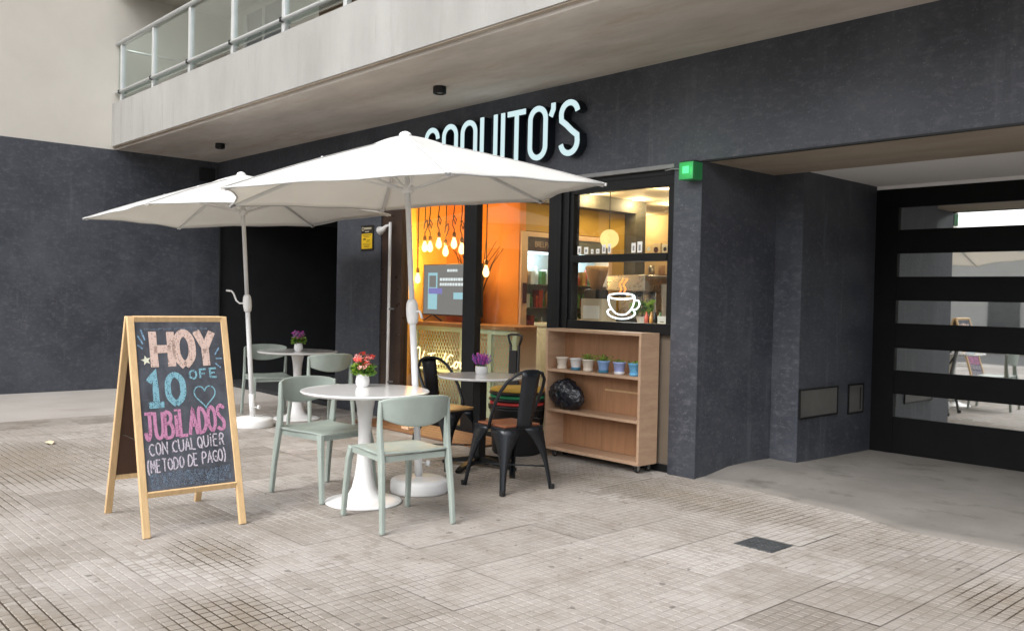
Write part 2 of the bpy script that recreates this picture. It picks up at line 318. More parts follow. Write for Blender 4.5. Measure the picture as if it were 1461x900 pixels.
# ------------------------------------------------------------------ mesh helpers
class MB:
    def __init__(s): s.v = []; s.f = []; s.mi = []; s.sm = []; s.cm = 0
    def face(s, idx, smooth=False): s.f.append(tuple(idx)); s.mi.append(s.cm); s.sm.append(smooth)
    def add(s, vs, fs, smooth=False):
        o = len(s.v); s.v += [tuple(v) for v in vs]
        for f in fs: s.face([i+o for i in f], smooth)
        return s
    def box(s, a, b):
        x0, y0, z0 = [min(p, q) for p, q in zip(a, b)]; x1, y1, z1 = [max(p, q) for p, q in zip(a, b)]
        return s.add([(x0,y0,z0),(x1,y0,z0),(x1,y1,z0),(x0,y1,z0),(x0,y0,z1),(x1,y0,z1),(x1,y1,z1),(x0,y1,z1)],
                     [(0,3,2,1),(4,5,6,7),(0,1,5,4),(1,2,6,5),(2,3,7,6),(3,0,4,7)])
    def rbox(s, a, b, r=.004):
        bm = bmesh.new(); c = [(p+q)/2 for p, q in zip(a, b)]; d = [abs(p-q) for p, q in zip(a, b)]
        bmesh.ops.create_cube(bm, size=1)
        for v in bm.verts: v.co = Vector((v.co.x*d[0]+c[0], v.co.y*d[1]+c[1], v.co.z*d[2]+c[2]))
        bmesh.ops.bevel(bm, geom=list(bm.edges), offset=min(r, min(d)*.45), segments=2, affect='EDGES', profile=.6)
        bm.verts.index_update(); s.add([v.co for v in bm.verts], [[v.index for v in f.verts] for f in bm.faces]); bm.free(); return s
    def quad8(s, bot, top):
        return s.add(list(bot)+list(top), [(3,2,1,0),(4,5,6,7),(0,1,5,4),(1,2,6,5),(2,3,7,6),(3,0,4,7)])
    def lathe(s, prof, seg=32, c=(0,0,0), smooth=True, caps=True):
        o = len(s.v)
        for r, z in prof:
            for k in range(seg):
                a = 2*PI*k/seg; s.v.append((c[0]+r*math.cos(a), c[1]+r*math.sin(a), c[2]+z))
        for i in range(len(prof)-1):
            for k in range(seg):
                k2 = (k+1) % seg
                s.face((o+i*seg+k, o+i*seg+k2, o+(i+1)*seg+k2, o+(i+1)*seg+k), smooth)
        if caps:
            s.face([o+k for k in range(seg)][::-1]); s.face([o+(len(prof)-1)*seg+k for k in range(seg)])
        return s
    def tube(s, pts, rad, seg=10, closed=False, caps=True):
        pts = [Vector(p) for p in pts]; n = len(pts)
        rads = rad if isinstance(rad, (list, tuple)) else [rad]*n
        o = len(s.v); up = None
        for i, p in enumerate(pts):
            if closed: t = (pts[(i+1) % n]-pts[i-1])
            else: t = pts[min(i+1, n-1)]-pts[max(i-1, 0)]
            t.normalize()
            if up is None:
                up = Vector((0,0,1)) if abs(t.z) < .9 else Vector((1,0,0))
            up = (up - t*up.dot(t)); up = up.normalized() if up.length > 1e-6 else t.orthogonal().normalized()
            sd = t.cross(up)
            for k in range(seg):
                a = 2*PI*k/seg; s.v.append(tuple(p+(up*math.cos(a)+sd*math.sin(a))*rads[i]))
        m = n if closed else n-1
        for i in range(m):
            for k in range(seg):
                k2 = (k+1) % seg; i2 = (i+1) % n
                s.face((o+i*seg+k, o+i*seg+k2, o+i2*seg+k2, o+i2*seg+k), True)
        if caps and not closed:
            s.face([o+k for k in range(seg)][::-1]); s.face([o+(n-1)*seg+k for k in range(seg)])
        return s
    def bar(s, pts, wd, th, side):
        """rectangular section swept along pts; side = direction(s) of the width wd"""
        pts = [Vector(p) for p in pts]; n = len(pts); o = len(s.v)
        wds = wd if isinstance(wd, (list, tuple)) else [wd]*n; ths = th if isinstance(th, (list, tuple)) else [th]*n
        for i, p in enumerate(pts):
            t = (pts[min(i+1, n-1)]-pts[max(i-1, 0)]).normalized(); sd = Vector(side); sd = (sd-t*sd.dot(t)).normalized(); q = t.cross(sd)
            for a, b in ((-1,-1),(1,-1),(1,1),(-1,1)): s.v.append(tuple(p+sd*a*wds[i]/2+q*b*ths[i]/2))
        for i in range(n-1):
            for k in range(4):
                k2 = (k+1) % 4; s.face((o+i*4+k, o+i*4+k2, o+(i+1)*4+k2, o+(i+1)*4+k))
        s.face((o+3, o+2, o+1, o)); e = o+(n-1)*4; s.face((e, e+1, e+2, e+3)); return s
    def ribbon(s, pts, wd, fn, depth, closed=False, smooth=False):
        """flat stroke in 2D (u,v) mapped by fn(u,v,h) with h from 0 to depth"""
        n = len(pts); L = []; Rr = []
        for i in range(n):
            p = Vector(pts[i]); a = Vector(pts[i-1]) if (i > 0 or closed) else None; b = Vector(pts[(i+1) % n]) if (i < n-1 or closed) else None
            d1 = (p-a).normalized() if a is not None else None; d2 = (b-p).normalized() if b is not None else None
            if d1 is None: d1 = d2
            if d2 is None: d2 = d1
            n1 = Vector((-d1.y, d1.x)); n2 = Vector((-d2.y, d2.x)); m = n1+n2
            m = m.normalized() if m.length > .3 else n1
            k = wd/2/max(.55, m.dot(n1)); L.append(p+m*k); Rr.append(p-m*k)
        o = len(s.v)
        for i in range(n):
            for q in (L[i], Rr[i]):
                s.v.append(tuple(fn(q.x, q.y, depth))); s.v.append(tuple(fn(q.x, q.y, 0)))
        m = n if closed else n-1
        for i in range(m):
            a = o+i*4; b = o+((i+1) % n)*4
            s.face((a, a+2, b+2, b)); s.face((a, b, b+1, a+1)); s.face((a+2, a+3, b+3, b+2)); s.face((a+1, b+1, b+3, a+3))
        if not closed:
            s.face((o, o+1, o+3, o+2)); e = o+(n-1)*4; s.face((e, e+2, e+3, e+1))
        return s
    def build(s, name, mat, parent=None, world=False, smooth=None, kind=None):
        me = bpy.data.meshes.new(name); me.from_pydata(s.v, [], s.f)
        for m in (mat if isinstance(mat, (list, tuple)) else [mat]): me.materials.append(M[m] if isinstance(m, str) else m)
        me.polygons.foreach_set('material_index', s.mi); me.polygons.foreach_set('use_smooth', s.sm if smooth is None else [smooth]*len(s.f))
        me.update()
        ob = bpy.data.objects.new(name, me); COL.objects.link(ob)
        if parent is not None:
            ob.parent = parent
            if world and parent.parent is None: ob.location = -Vector(parent.location)
        if kind: ob['kind'] = kind
        return ob

def tag(o, label, cat, group=None):
    o['label'] = label; o['category'] = cat
    if group: o['group'] = group
    return o
def thing(name, label, cat, loc=(0,0,0), rz=0, group=None):
    o = bpy.data.objects.new(name, None); COL.objects.link(o); o.empty_display_size = .1
    o.location = loc; o.rotation_euler = (0, 0, rz); return tag(o, label, cat, group)
def struct(o): o['kind'] = 'structure'; return o
def copy_tree(o, parent=None):
    c = o.copy(); COL.objects.link(c); c.parent = parent
    for ch in list(o.children): copy_tree(ch, c)
    return c
def solid(o, t, off=0):
    m = o.modifiers.new('solid', 'SOLIDIFY'); m.thickness = t; m.offset = off; return o
def arc(cx, cy, rx, ry, a0, a1, n=12): return [(cx+rx*math.cos(R(a0+(a1-a0)*i/n)), cy+ry*math.sin(R(a0+(a1-a0)*i/n))) for i in range(n+1)]
def lamp(name, loc, energy, col, size, parent=None):
    l = bpy.data.lights.new(name, 'POINT'); l.energy = energy; l.color = col; l.shadow_soft_size = size
    o = bpy.data.objects.new(name, l); COL.objects.link(o); o.location = loc
    if parent is not None: o.parent = parent
    return o

FY = 5.642          # facade plane
LX = -12.585        # side wing wall plane
SZ = 3.25           # soffit height
# ================================================================== GROUND
g = MB(); g.add([(-300,-300,-.20),(300,-300,-.20),(300,300,-.20),(-300,300,-.20)], [(0,1,2,3)])
struct(g.build('ground', 'apron'))
struct(MB().box((-60,-15,-.19),(60,-7.2,-.13)).build('road', 'asphalt'))
kb = MB()
for i in range(60): kb.rbox((-45+i*1.5, -7.2, -.19), (-45+i*1.5+1.49, -7.02, -.005), .015)
struct(kb.build('kerb', 'apron'))
struct(MB().box((-60,-30,-.19),(60,-15,-.02)).build('opposite_pavement', 'apron'))
pav = struct(MB().box((-45,-7.02,-.19),(30,FY+.3,-.007)).build('pavement', 'groove'))
def tile_mesh(mb, ox, oy, dz=.0045):
    mb.cm = 1
    g_ = .0013; mb.add([(ox+g_,oy+g_,-dz),(ox+TILE-g_,oy+g_,-dz),(ox+TILE-g_,oy+TILE-g_,-dz),(ox+g_,oy+TILE-g_,-dz)], [(0,1,2,3)])
    for i in range(8):
        for j in range(8):
            x0 = ox+i*PITCH; y0 = oy+j*PITCH; a = .0040; b = .0068; z = random.uniform(-.0006, .0003)
            J = lambda k=.0013: random.uniform(-k, k)
            if random.random() < .05: b += .004
            lo = [(x0+a,y0+a,-dz),(x0+PITCH-a,y0+a,-dz),(x0+PITCH-a,y0+PITCH-a,-dz),(x0+a,y0+PITCH-a,-dz)]
            hi = [(x0+b+J(),y0+b+J(),z),(x0+PITCH-b+J(),y0+b+J(),z),(x0+PITCH-b+J(),y0+PITCH-b+J(),z),(x0+b+J(),y0+PITCH-b+J(),z)]
            mb.cm = 0; mb.add(lo+hi, [(4,5,6,7),(0,1,5,4),(1,2,6,5),(2,3,7,6),(3,0,4,7)])
    return mb
protos = []
from mathutils import noise as mn
DIRT = ((-7.6, 1.9, 1.1, .8), (-3.33, 1.62, .55, .33), (-3.75, .98, .7, .22), (-1.36, 4.55, .34, .36), (-3.9, 5.1, 1.3, .35), (-4.45, 2.0, .35, .22), (-5.6, 4.6, 1.2, .8), (-6.4, 1.3, .5, .3))
def depth_class(x, y):
    v = mn.noise(Vector((x*.55, y*.55, 2.3)))*.5+.30+mn.noise(Vector((x*3.1, y*3.1, 7)))*.25
    for (px, py, rx, ry) in DIRT: v += .55*max(0, 1.2-math.hypot((x-px)/rx, (y-py)/ry))
    return max(0, min(4, int(v*5)))
DZ = (.0015, .0021, .0028, .0038, .0052)
for k in range(5):
    ob = tile_mesh(MB(), 0, 0, DZ[k]).build('paving_tile', ['tile', 'groove'], pav)
    protos.append(ob.data); bpy.data.objects.remove(ob)
cells = []
for i in range(-17, 20):
    for j in range(-13, 8):
        x = TX0+i*TILE; y = TY0+j*TILE
        if x < -9.75 or x > 2.5 or y < -2.9 or y+TILE > FY+.3: continue
        cx, cy = x+.2, y+.2; d = math.hypot(cx, cy); a = math.degrees(math.atan2(-cx, cy))
        cells.append((0 if (15 < a < 80 and d > 2.6) else 1, d, x, y))
cells.sort()
rest = MB()
for k, (vis, d, x, y) in enumerate(cells):
    if k < 300:
        o = bpy.data.objects.new('paving_tile', protos[depth_class(x+.2, y+.2)]); COL.objects.link(o); o.parent = pav
        o.location = (x, y, random.uniform(-.0006, .0006)); o.rotation_euler = (random.gauss(0, .0011), random.gauss(0, .0011), 0)
    else: tile_mesh(rest, x, y, DZ[depth_class(x+.2, y+.2)])
rest.build('paving_tile', ['tile', 'groove'], pav, kind='stuff')
# smooth concrete beside the wing wall
ap = MB(); nx, ny = 10, 24
pts = []
for j in range(ny+1):
    for i in range(nx+1):
        y = -3.0+(FY+1.2+3.0)*j/ny; xr = -9.72+.05*math.sin(j*1.7)+.03*math.sin(j*4.1)
        if y > 4.2: xr = -9.72-(y-4.2)*.25
        x = LX-8+(xr-LX+8)*i/nx; pts.append((x, y, .004 if i < nx else -.012))
ap.add(pts, [(j*(nx+1)+i, j*(nx+1)+i+1, (j+1)*(nx+1)+i+1, (j+1)*(nx+1)+i) for j in range(ny) for i in range(nx)])
struct(ap.build('concrete_apron', 'apron'))
# garage driveway ramp with a broken front edge
edge = [(-4.03,5.645),(-3.96,5.632),(-3.85,5.66),(-3.74,5.675),(-3.6,5.66),(-3.46,5.652),(-3.3,5.63),(-3.174,5.591),(-3.0,5.575),(-2.85,5.56),(-2.692,5.537),(-2.55,5.47),(-2.42,5.43),(-2.309,5.385),(-2.2,5.40),(-2.079,5.425),(-1.9,5.44),(-1.677,5.47),(-1.3,5.45),(-.8,5.43),(.2,5.44),(1.6,5.44)]
rows = [(0, -.02), (.012, .006), (.15, .011), (.30, .030), (.45, .052), (.7, .056), (1.05, .048), (1.6, .038), (2.2, .028), (2.9, .026)]
dm = MB(); vv = []
for (x, y) in edge:
    for k, (t, z) in enumerate(rows):
        yy = y+t if k < len(rows)-1 else 8.25
        vv.append((x + (random.uniform(-.015,.015) if k < 2 else 0), yy, z+(random.uniform(-.003,.003) if 1 < k < 8 else 0)))
nr = len(rows)
dm.add(vv, [(i*nr+k, (i+1)*nr+k, (i+1)*nr+k+1, i*nr+k+1) for i in range(len(edge)-1) for k in range(nr-1)], True)
struct(dm.build('driveway', 'drive'))

# ================================================================== BUILDING
bld = thing('apartment_building', 'apartment building with dark textured ground floor and long concrete balcony', 'building', (-6, FY+1, 0))
def bp(mb, name, mat, parent=bld, **k): return mb.build(name, mat, parent, world=True, **k)
# fascia beam above shop, pillar, facade wall beside the entrance recess
bp(MB().box((LX, FY, 2.438), (4.0, FY+.28, SZ+.2)), 'fascia_beam', 'stucco')
bp(MB().box((-4.29, FY+.003, 0), (-4.03, 6.711, 2.4375)), 'pillar', 'stucco')
bp(MB().box((-4.20, 6.711, 0), (-3.781, 8.3, 2.47)), 'garage_side_wall', 'stucco')
bp(MB().box((-9.25, FY+.002, 0), (-8.33, FY+.3, 2.4375)), 'facade_wall', 'stucco')
# thin dark drip edge under the beam on the garage side, beam soffit, white ceiling, end beam
bp(MB().box((-4.03, FY-.004, 2.424), (4.0, FY+.03, 2.4375)), 'drip_edge', 'black_metal')
bp(MB().box((-4.03, FY+.03, 2.434), (4.0, 6.66, 2.62)), 'beam_soffit', 'soffit2')
bp(MB().box((-4.03, 6.66, 2.456), (4.0, 8.5, 2.6)), 'garage_ceiling', 'white_ceiling')
bp(MB().box((-3.781, 8.02, 2.424), (4.0, 8.3, 2.4555)), 'gate_lintel', 'white_ceiling')
bp(MB().box((.9, FY+.003, 0), (4.0, 8.3, 2.4235)), 'garage_end_wall', 'stucco')
# recessed entrance: black side wall, black back wall, black door leaf with panels
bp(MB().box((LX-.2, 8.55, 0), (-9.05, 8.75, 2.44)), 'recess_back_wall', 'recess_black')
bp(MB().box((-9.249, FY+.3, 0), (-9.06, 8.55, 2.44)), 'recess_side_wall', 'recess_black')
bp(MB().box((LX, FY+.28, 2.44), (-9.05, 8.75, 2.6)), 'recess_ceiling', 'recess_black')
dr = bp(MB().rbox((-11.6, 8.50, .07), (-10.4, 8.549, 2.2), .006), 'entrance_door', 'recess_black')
bp(MB().rbox((-10.55, 8.46, .9), (-10.52, 8.50, 1.5), .008), 'door_handle', 'black_metal', dr)
bp(MB().box((LX, FY+.02, 0), (-9.25, 8.5, .05)), 'entrance_step', 'recess_black')
# side wing: dark band below, beige above, vertical edge
bp(MB().box((LX-.25, -2.6, 0), (LX, FY+.05, SZ)), 'wing_base_wall', 'stucco')
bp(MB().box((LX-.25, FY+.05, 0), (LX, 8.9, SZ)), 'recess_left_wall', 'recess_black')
bp(MB().box((LX-.25, -2.6, SZ+.001), (LX-.012, 6.5, 13)), 'wing_upper_wall', 'beige')
bp(MB().box((LX-9, -2.6, 0), (LX-.26, -2.35, 13)), 'wing_front_wall', 'beige')
vent = bp(MB().rbox((LX-.01, 5.36, 2.955), (LX+.045, 5.585, 3.14), .004), 'wall_vent', 'recess_black')
bp(MB().rbox((LX-.02, FY+.03, .0), (LX+.03, FY+.055, 2.437), .004), 'wall_joint_strip', 'recess_black')
# balcony slab and soffit
BY = 4.145
bp(MB().box((LX-.005, BY, SZ+.04), (4, BY+.16, 3.865)), 'balcony_front', 'balc')
bp(MB().box((LX-.005, BY+.012, SZ+.028), (4, BY+.055, SZ+.0395)), 'drip_groove', 'soffit2')
bp(MB().box((LX-.005, BY+.055, SZ), (4, FY+.0, SZ+.14)), 'balcony_soffit', 'soffit')
bp(MB().box((LX, BY+.161, SZ+.141), (4, FY+.1, 3.42)), 'balcony_floor', 'drive')
rail = bp(MB().tube([(LX, 4.2, 4.672), (3, 4.2, 4.672)], .026, 10), 'balcony_handrail', 'alu')
bp(MB().tube([(LX, 4.19, 4.012), (3, 4.19, 4.012)], .020, 10), 'lower_rail', 'alu', rail)
px = [-12.44+1.122*i for i in range(13)]
for i, x in enumerate(px):
    bp(MB().rbox((x-.028, 4.20, 3.866), (x+.028, 4.255, 4.65), .004), 'baluster_post', 'alu', rail)
    bp(MB().rbox((x-.02, 4.168, 3.99), (x+.02, 4.213, 4.035), .004), 'rail_clamp', 'black_metal', rail)
    x2 = px[i+1] if i+1 < len(px) else 2.9
    bp(MB().box((x+.01, 4.222, 3.95), (x2-.01, 4.230, 4.645)), 'glass_panel', 'balglass', rail)
bp(MB().box((LX+.002, 4.222, 3.95), (px[0]-.01, 4.230, 4.645)), 'glass_panel', 'balglass', rail)
bp(MB().tube([(LX+.06, 4.3, 4.60), (LX+.06, 5.5, 4.60)], .018, 8), 'side_rail', 'alu', rail)
# upper storey seen through the balcony glass
bp(MB().box((LX, FY+.1, 3.3), (4, FY+.35, 13)), 'upper_wall', 'beige')
dwin = bp(MB().box((-11.80, FY+.05, 3.43), (-10.78, FY+.0985, 5.25)), 'balcony_window', 'greyglass')
for a, b in ((-11.9, -11.8), (-11.33, -11.27), (-10.78, -10.68)):
    bp(MB().rbox((a, FY+.03, 3.43), (b, FY+.0975, 5.25), .004), 'window_frame', 'frame_white', dwin)
d2 = bp(MB().box((-9.85, FY+.05, 3.43), (-8.6, FY+.0985, 5.25)), 'balcony_shutter', 'browncloth')
for k in range(14): bp(MB().rbox((-9.83, FY+.035, 3.5+k*.12), (-8.62, FY+.05, 3.59+k*.12), .003), 'slat', 'browncloth', d2)
d3 = bp(MB().box((-7.6, FY+.05, 3.43), (-5.6, FY+.0985, 5.25)), 'balcony_window', 'greyglass')
for a, b in ((-7.7, -7.6), (-6.65, -6.57), (-5.6, -5.5)): bp(MB().rbox((a, FY+.03, 3.43), (b, FY+.0975, 5.25), .004), 'window_frame', 'frame_white', d3)
bp(MB().box((LX-.005, BY, 5.37), (4, FY+.099, 5.99)), 'upper_balcony', 'soffit')
for zf in (8.0, 10.6): bp(MB().box((LX-.005, BY, zf), (4, FY+.099, zf+.6)), 'upper_balcony', 'balc')
bp(MB().box((-3.78, 8.30, 0), (1.2, 8.5, 2.6)), 'garage_back', 'recess_black')

# garage gate: black frame with five reflective glass strips
GY = 8.04
gate = bp(MB().box((-3.781, GY+.02, .022), (.9, GY+.06, 2.424)), 'garage_gate', 'gate_metal')
zs = [(2.051, 2.253), (1.628, 1.837), (1.207, 1.413), (.781, .983), (.357, .567)]
bars = [2.424] + [v for a, b in zs for v in (b, a)] + [.022]
for k in range(0, len(bars), 2):
    bp(MB().rbox((-3.575, GY-.018, bars[k+1]), (.70, GY+.0195, bars[k]-.0002), .003), 'gate_rail', 'gate_metal', gate)
bp(MB().rbox((-3.781, GY-.024, .022), (-3.575, GY+.0195, 2.4235), .003), 'gate_stile', 'gate_metal', gate)
bp(MB().rbox((.70, GY-.024, .022), (.90, GY+.0195, 2.4235), .003), 'gate_stile', 'gate_metal', gate)
for a, b in zs:
    bp(MB().box((-3.575, GY+.006, a-.004), (.70, GY+.014, b+.004)), 'gate_pane', 'mirror', gate)
# meter boxes in the side wall
for y0, y1, z0, z1 in ((6.735, 7.36, .418, .642), (7.58, 7.838, .401, .642)):
    mbx = bp(MB().rbox((-3.80, y0, z0), (-3.772, y1, z1), .004), 'meter_cover', 'vent')
    fr = MB()
    for (a, b, c, d) in ((y0-.012, y1+.012, z1, z1+.014), (y0-.012, y1+.012, z0-.014, z0), (y0-.014, y0, z0, z1), (y1, y1+.014, z0, z1)):
        fr.box((-3.79, a, c), (-3.768, b, d))
    bp(fr, 'cover_frame', 'black_metal', mbx)
bp(MB().box((-3.785, 7.78, .42), (-3.7705, 7.80, .62)), 'cover_gap', 'recess_black', mbx)

# shop front: dark frames, panes, sash window
GP = 5.70
def fr(a, b, name, mat='black_metal', parent=bld, y0=5.675, y1=5.755): return bp(MB().rbox((a[0], y0, a[1]), (b[0], y1, b[1]), .004), name, mat, parent)
front = fr((-8.33, 2.36), (-4.29, 2.4375), 'shop_front_head')
bp(MB().rbox((-5.60, FY-.01, 2.405), (-4.29, FY+.03, 2.4375), .003), 'awning_track', 'grey_plastic', front)
fr((-8.33, 0), (-7.95, 2.36), 'bronze_jamb', 'bronze', front, 5.66, 5.76)
fr((-6.91, 0), (-6.715, 2.36), 'mullion', 'black_metal', front)
fr((-5.69, 0), (-5.60, 2.36), 'door_jamb', 'black_metal', front, 5.66, 5.80)
fr((-5.60, 1.09), (-5.44, 2.36), 'door_jamb', 'black_metal', front, 5.655, 5.77)
bp(MB().rbox((-5.53, 5.63, 1.1), (-5.51, 5.654, 2.36), .003), 'jamb_bead', 'black_metal', front)
bp(MB().box((-7.95, 5.71, .06), (-6.91, 5.718, 2.36)), 'shop_pane', 'glass', front)
bp(MB().box((-6.715, 5.745, .06), (-5.69, 5.753, 2.36)), 'shop_pane', 'glass', front)
bp(MB().rbox((-7.95, 5.68, 0), (-5.69, 5.75, .06), .004), 'threshold', 'black_metal', front)
sw = fr((-5.44, 2.28), (-4.29, 2.36), 'sash_window')
fr((-5.44, 1.09), (-4.29, 1.178), 'window_rail', 'black_metal', sw, 5.665, 5.76)
fr((-5.44, 1.178), (-5.40, 2.28), 'window_stile', 'black_metal', sw)
fr((-4.365, 1.178), (-4.29, 2.28), 'window_stile', 'black_metal', sw)
fr((-5.40, 1.682), (-4.365, 1.745), 'meeting_rail', 'black_metal', sw, 5.665, 5.765)
bp(MB().box((-5.40, 5.70, 1.745), (-4.365, 5.706, 2.28)), 'window_pane', 'glass', sw)
bp(MB().box((-5.40, 5.73, 1.178), (-4.365, 5.736, 1.682)), 'window_pane', 'glass', sw)
bp(MB().box((-5.60, 5.70, .06), (-4.29, 5.78, 1.09)), 'spandrel_panel', 'panel', front)
bp(MB().rbox((-5.60, 5.68, 0), (-4.29, 5.78, .06), .004), 'plinth', 'black_metal', front)

# shop interior shell
bp(MB().box((-9.05, 5.76, -.02), (-4.3, 11.2, .02)), 'shop_floor', 'floorwood')
bp(MB().box((-10.5, 5.93, 2.66), (-4.2, 11.4, 2.74)), 'shop_ceiling', 'ceilpaint')
bp(MB().box((-9.05, 7.1, 0), (-7.62, 7.2, 2.66)), 'orange_wall', 'orange')
bp(MB().box((-9.05, 5.95, 0), (-8.98, 7.1, 2.66)), 'yellow_side_wall', 'yellowwall')
bp(MB().box((-8.2, 7.2, 0), (-7.90, 9.0, 2.66)), 'mustard_wall', 'mustard')
bp(MB().box((-7.899, 7.2, 2.16), (-7.63, 9.0, 2.655)), 'mustard_bulkhead', 'mustard')
bp(MB().box((-7.899, 8.73, 0), (-7.63, 9.0, 2.159)), 'mustard_pier', 'mustard')
bp(MB().box((-7.66, 9.0, 0), (-7.44, 9.2, 2.49)), 'stone_column', 'darkstone')
bp(MB().box((-7.629, 7.205, 2.49), (-7.44, 9.2, 2.655)), 'stone_beam', 'darkstone')
bp(MB().box((-10.5, 10.8, 0), (-4.2, 10.95, 2.66)), 'back_wall', 'cream')
bp(MB().box((-10.5, 9.1, 0), (-10.4, 10.8, 2.66)), 'store_side_wall', 'cream')
bp(MB().box((-4.30, 6.72, 0), (-4.21, 10.8, 2.66)), 'shop_right_wall', 'cream')

# ================================================================== SHOP SIGN
sg = thing('shop_sign', "illuminated channel letter sign reading COQUITO'S on the dark fascia", 'sign', (-6.3, 5.55, 2.595))
LH, LWd, ST = .485, .245, .049
def stroke_letters():
    h = LH; wv = LWd; r = wv/2-ST/2; a = ST/2
    O = arc(wv/2, h-a-r, r, r, 0, 180, 14)+arc(wv/2, a+r, r, r, 180, 360, 14)
    d = {}
    d['O'] = [(O, True)]
    d['C'] = [(arc(wv/2, h-a-r, r, r, 0, 180, 14)+arc(wv/2, a+r, r, r, 180, 360, 14), False)]
    d['Q'] = [(O, True), ([(wv*.58, .11), (wv*.95, -.01)], False)]
    d['U'] = [([(a, h)]+arc(wv/2, a+r, r, r, 180, 360, 14)+[(wv-a, h)], False)]
    d['I'] = [([(a, 0), (a, h)], False)]
    d['T'] = [([(0, h-a), (wv*.98, h-a)], False), ([(wv*.5, 0), (wv*.5, h-ST)], False)]
    d["'"] = [([(.05, h), (.05, h-.055), (.018, h-.115)], False)]
    q = (h-ST)/4
    S = arc(wv/2, h-a-r, r, r, 10, 180, 12)+[(a+.004, h-a-r-.05), (wv*.36, h*.56), (wv*.64, h*.44), (wv-a-.004, a+r+.05)]+arc(wv/2, a+r, r, r, 0, -170, 12)
    d['S'] = [(S, False)]
    return d
DL = stroke_letters()
for ch, x0 in (('C', -7.42), ('O', -7.125), ('Q', -6.83), ('U', -6.535), ('I', -6.235), ('T', -6.145), ('O', -5.865), ("'", -5.60), ('S', -5.475)):
    fn = lambda u, v, d, x0=x0: (x0+u+6.3, -d, v)
    fs = MB()
    for pts, cl in DL[ch]: fs.ribbon(pts, ST, fn, .008, cl)
    lt = fs.build('letter_'+('apostrophe' if ch == "'" else ch.lower()), 'letter', sg)
    sd = MB(); fn2 = lambda u, v, d, x0=x0: (x0+u+6.3, .0005+.088*(1-d/.1), v)
    for pts, cl in DL[ch]: sd.ribbon(pts, ST+.012, fn2, .1, cl)
    sd.build('letter_return', 'letter_side', lt)
lamp('sign_glow', (0, -.12, .25), .6, (.7, .95, 1), .3, sg)

# ================================================================== SMALL FIXTURES
for (x, y, lb) in ((-6.40, 4.94, 'round black surface spotlight on the soffit above the large parasol'), (-10.94, 4.93, 'black surface spotlight on the soffit near the side wing corner')):
    t = thing('soffit_spotlight', lb, 'lamp', (x, y, SZ), 0, 'soffit spotlights')
    MB().lathe([(.058, 0), (.060, -.01), (.060, -.062), (.050, -.066), (.048, -.045), (.02, -.04)], 28, caps=False).build('housing', 'black_metal', t)
    MB().lathe([(.025, -.042), (.036, -.044), (.04, -.05), (.025, -.056)], 20).build('lens', 'steel', t)
t = thing('emergency_light', 'small green lit emergency light box at the top of the pillar', 'lamp', (-4.09, 5.56, 2.285))
MB().rbox((-.066, -.04, 0), (.066, .08, .135), .006).build('case', 'green_body', t)
MB().rbox((-.028, -.047, .045), (.03, -.041, .10), .003).build('lens', 'green_lens', t)
MB().rbox((-.069, -.03, .135), (.069, .08, .142), .002).build('lid', 'black_metal', t)
MB().tube([(-.09, .06, .1), (-.2, .065, .11), (-.28, .07, .105)], .006, 6).build('cable', 'grey_plastic', t)
lamp('green_glow', (0, -.12, .08), .22, (.1, 1, .3), .04, t)
t = thing('security_notice', 'small black and yellow notice plate on the dark wall beside the door', 'sign', (-8.59, FY, 1.865))
MB().rbox((-.125, -.012, 0), (.125, .001, .285), .012).build('plate', 'signblack', t)
MB().rbox((-.108, -.0145, .018), (.108, -.0122, .19), .008).build('yellow_panel', 'signyellow', t)
ink = MB()
for z, a, b, hh in ((.168, -.085, .085, .009), (.150, -.06, .05, .006), (.118, -.07, -.02, .02), (.112, .0, .07, .006), (.098, -.01, .05, .006), (.075, -.08, .08, .004), (.06, -.075, .07, .004), (.04, -.05, .05, .009)): ink.box((a, -.0160, z), (b, -.0146, z+hh))
ink.build('fine_print', 'signink', t)
hd = MB(); fn = lambda u, v, d: (u, -.0122-d, v)
hd.ribbon(arc(-.085, .245, .018, .018, 40, 330, 12), .007, fn, .002)
for k, dx in enumerate((-.055, -.033, -.011, .011, .033, .055, .078)): hd.ribbon([(dx-.007, .234), (dx-.007, .256), (dx+.007, .256), (dx+.007, .236)], .006, fn, .002)
hd.box((-.04, -.0142, .208), (.04, -.0122, .218)); hd.build('header_print', 'signwhite', t)
t = thing('wall_pipe', 'slim white pipe with small horn fitting beside the bronze door jamb', 'pipe', (-8.09, 5.60, 0))
MB().tube([(0, 0, 0), (0, 0, 2.16)], .017, 10).build('pipe', 'white_paint', t)
MB().tube([(0, 0, 2.13), (-.06, -.01, 2.12), (-.10, -.015, 2.09), (-.17, -.02, 2.07)], [.012, .015, .028, .05], 12).build('horn', 'white_paint', t)
for z in (.4, 1.2): MB().rbox((-.024, -.01, z), (.024, .06, z+.02), .003).build('clip', 'grey_plastic', t)

# drain cover in the pavement
t = thing('drain_cover', 'small square cast iron inspection cover set in the paving', 'cover', (-2.69, 4.44, 0))
MB().rbox((-.112, -.105, -.01), (.112, .105, .004), .003).build('lid', 'iron', t)
b = MB()
for a in ((-.12, -.113, .12, -.107), (-.12, .107, .12, .113), (-.12, -.107, -.114, .107), (.114, -.107, .12, .107)): b.box((a[0], a[1], -.01), (a[2], a[3], .0025))
b.build('rim', 'iron', t)
b = MB()
for i in range(6):
    for j in range(5): b.rbox((-.085+i*.031, -.07+j*.032, .0035), (-.085+i*.031+.018, -.07+j*.032+.018, .0062), .002)
b.build('tread_pattern', 'iron', t)
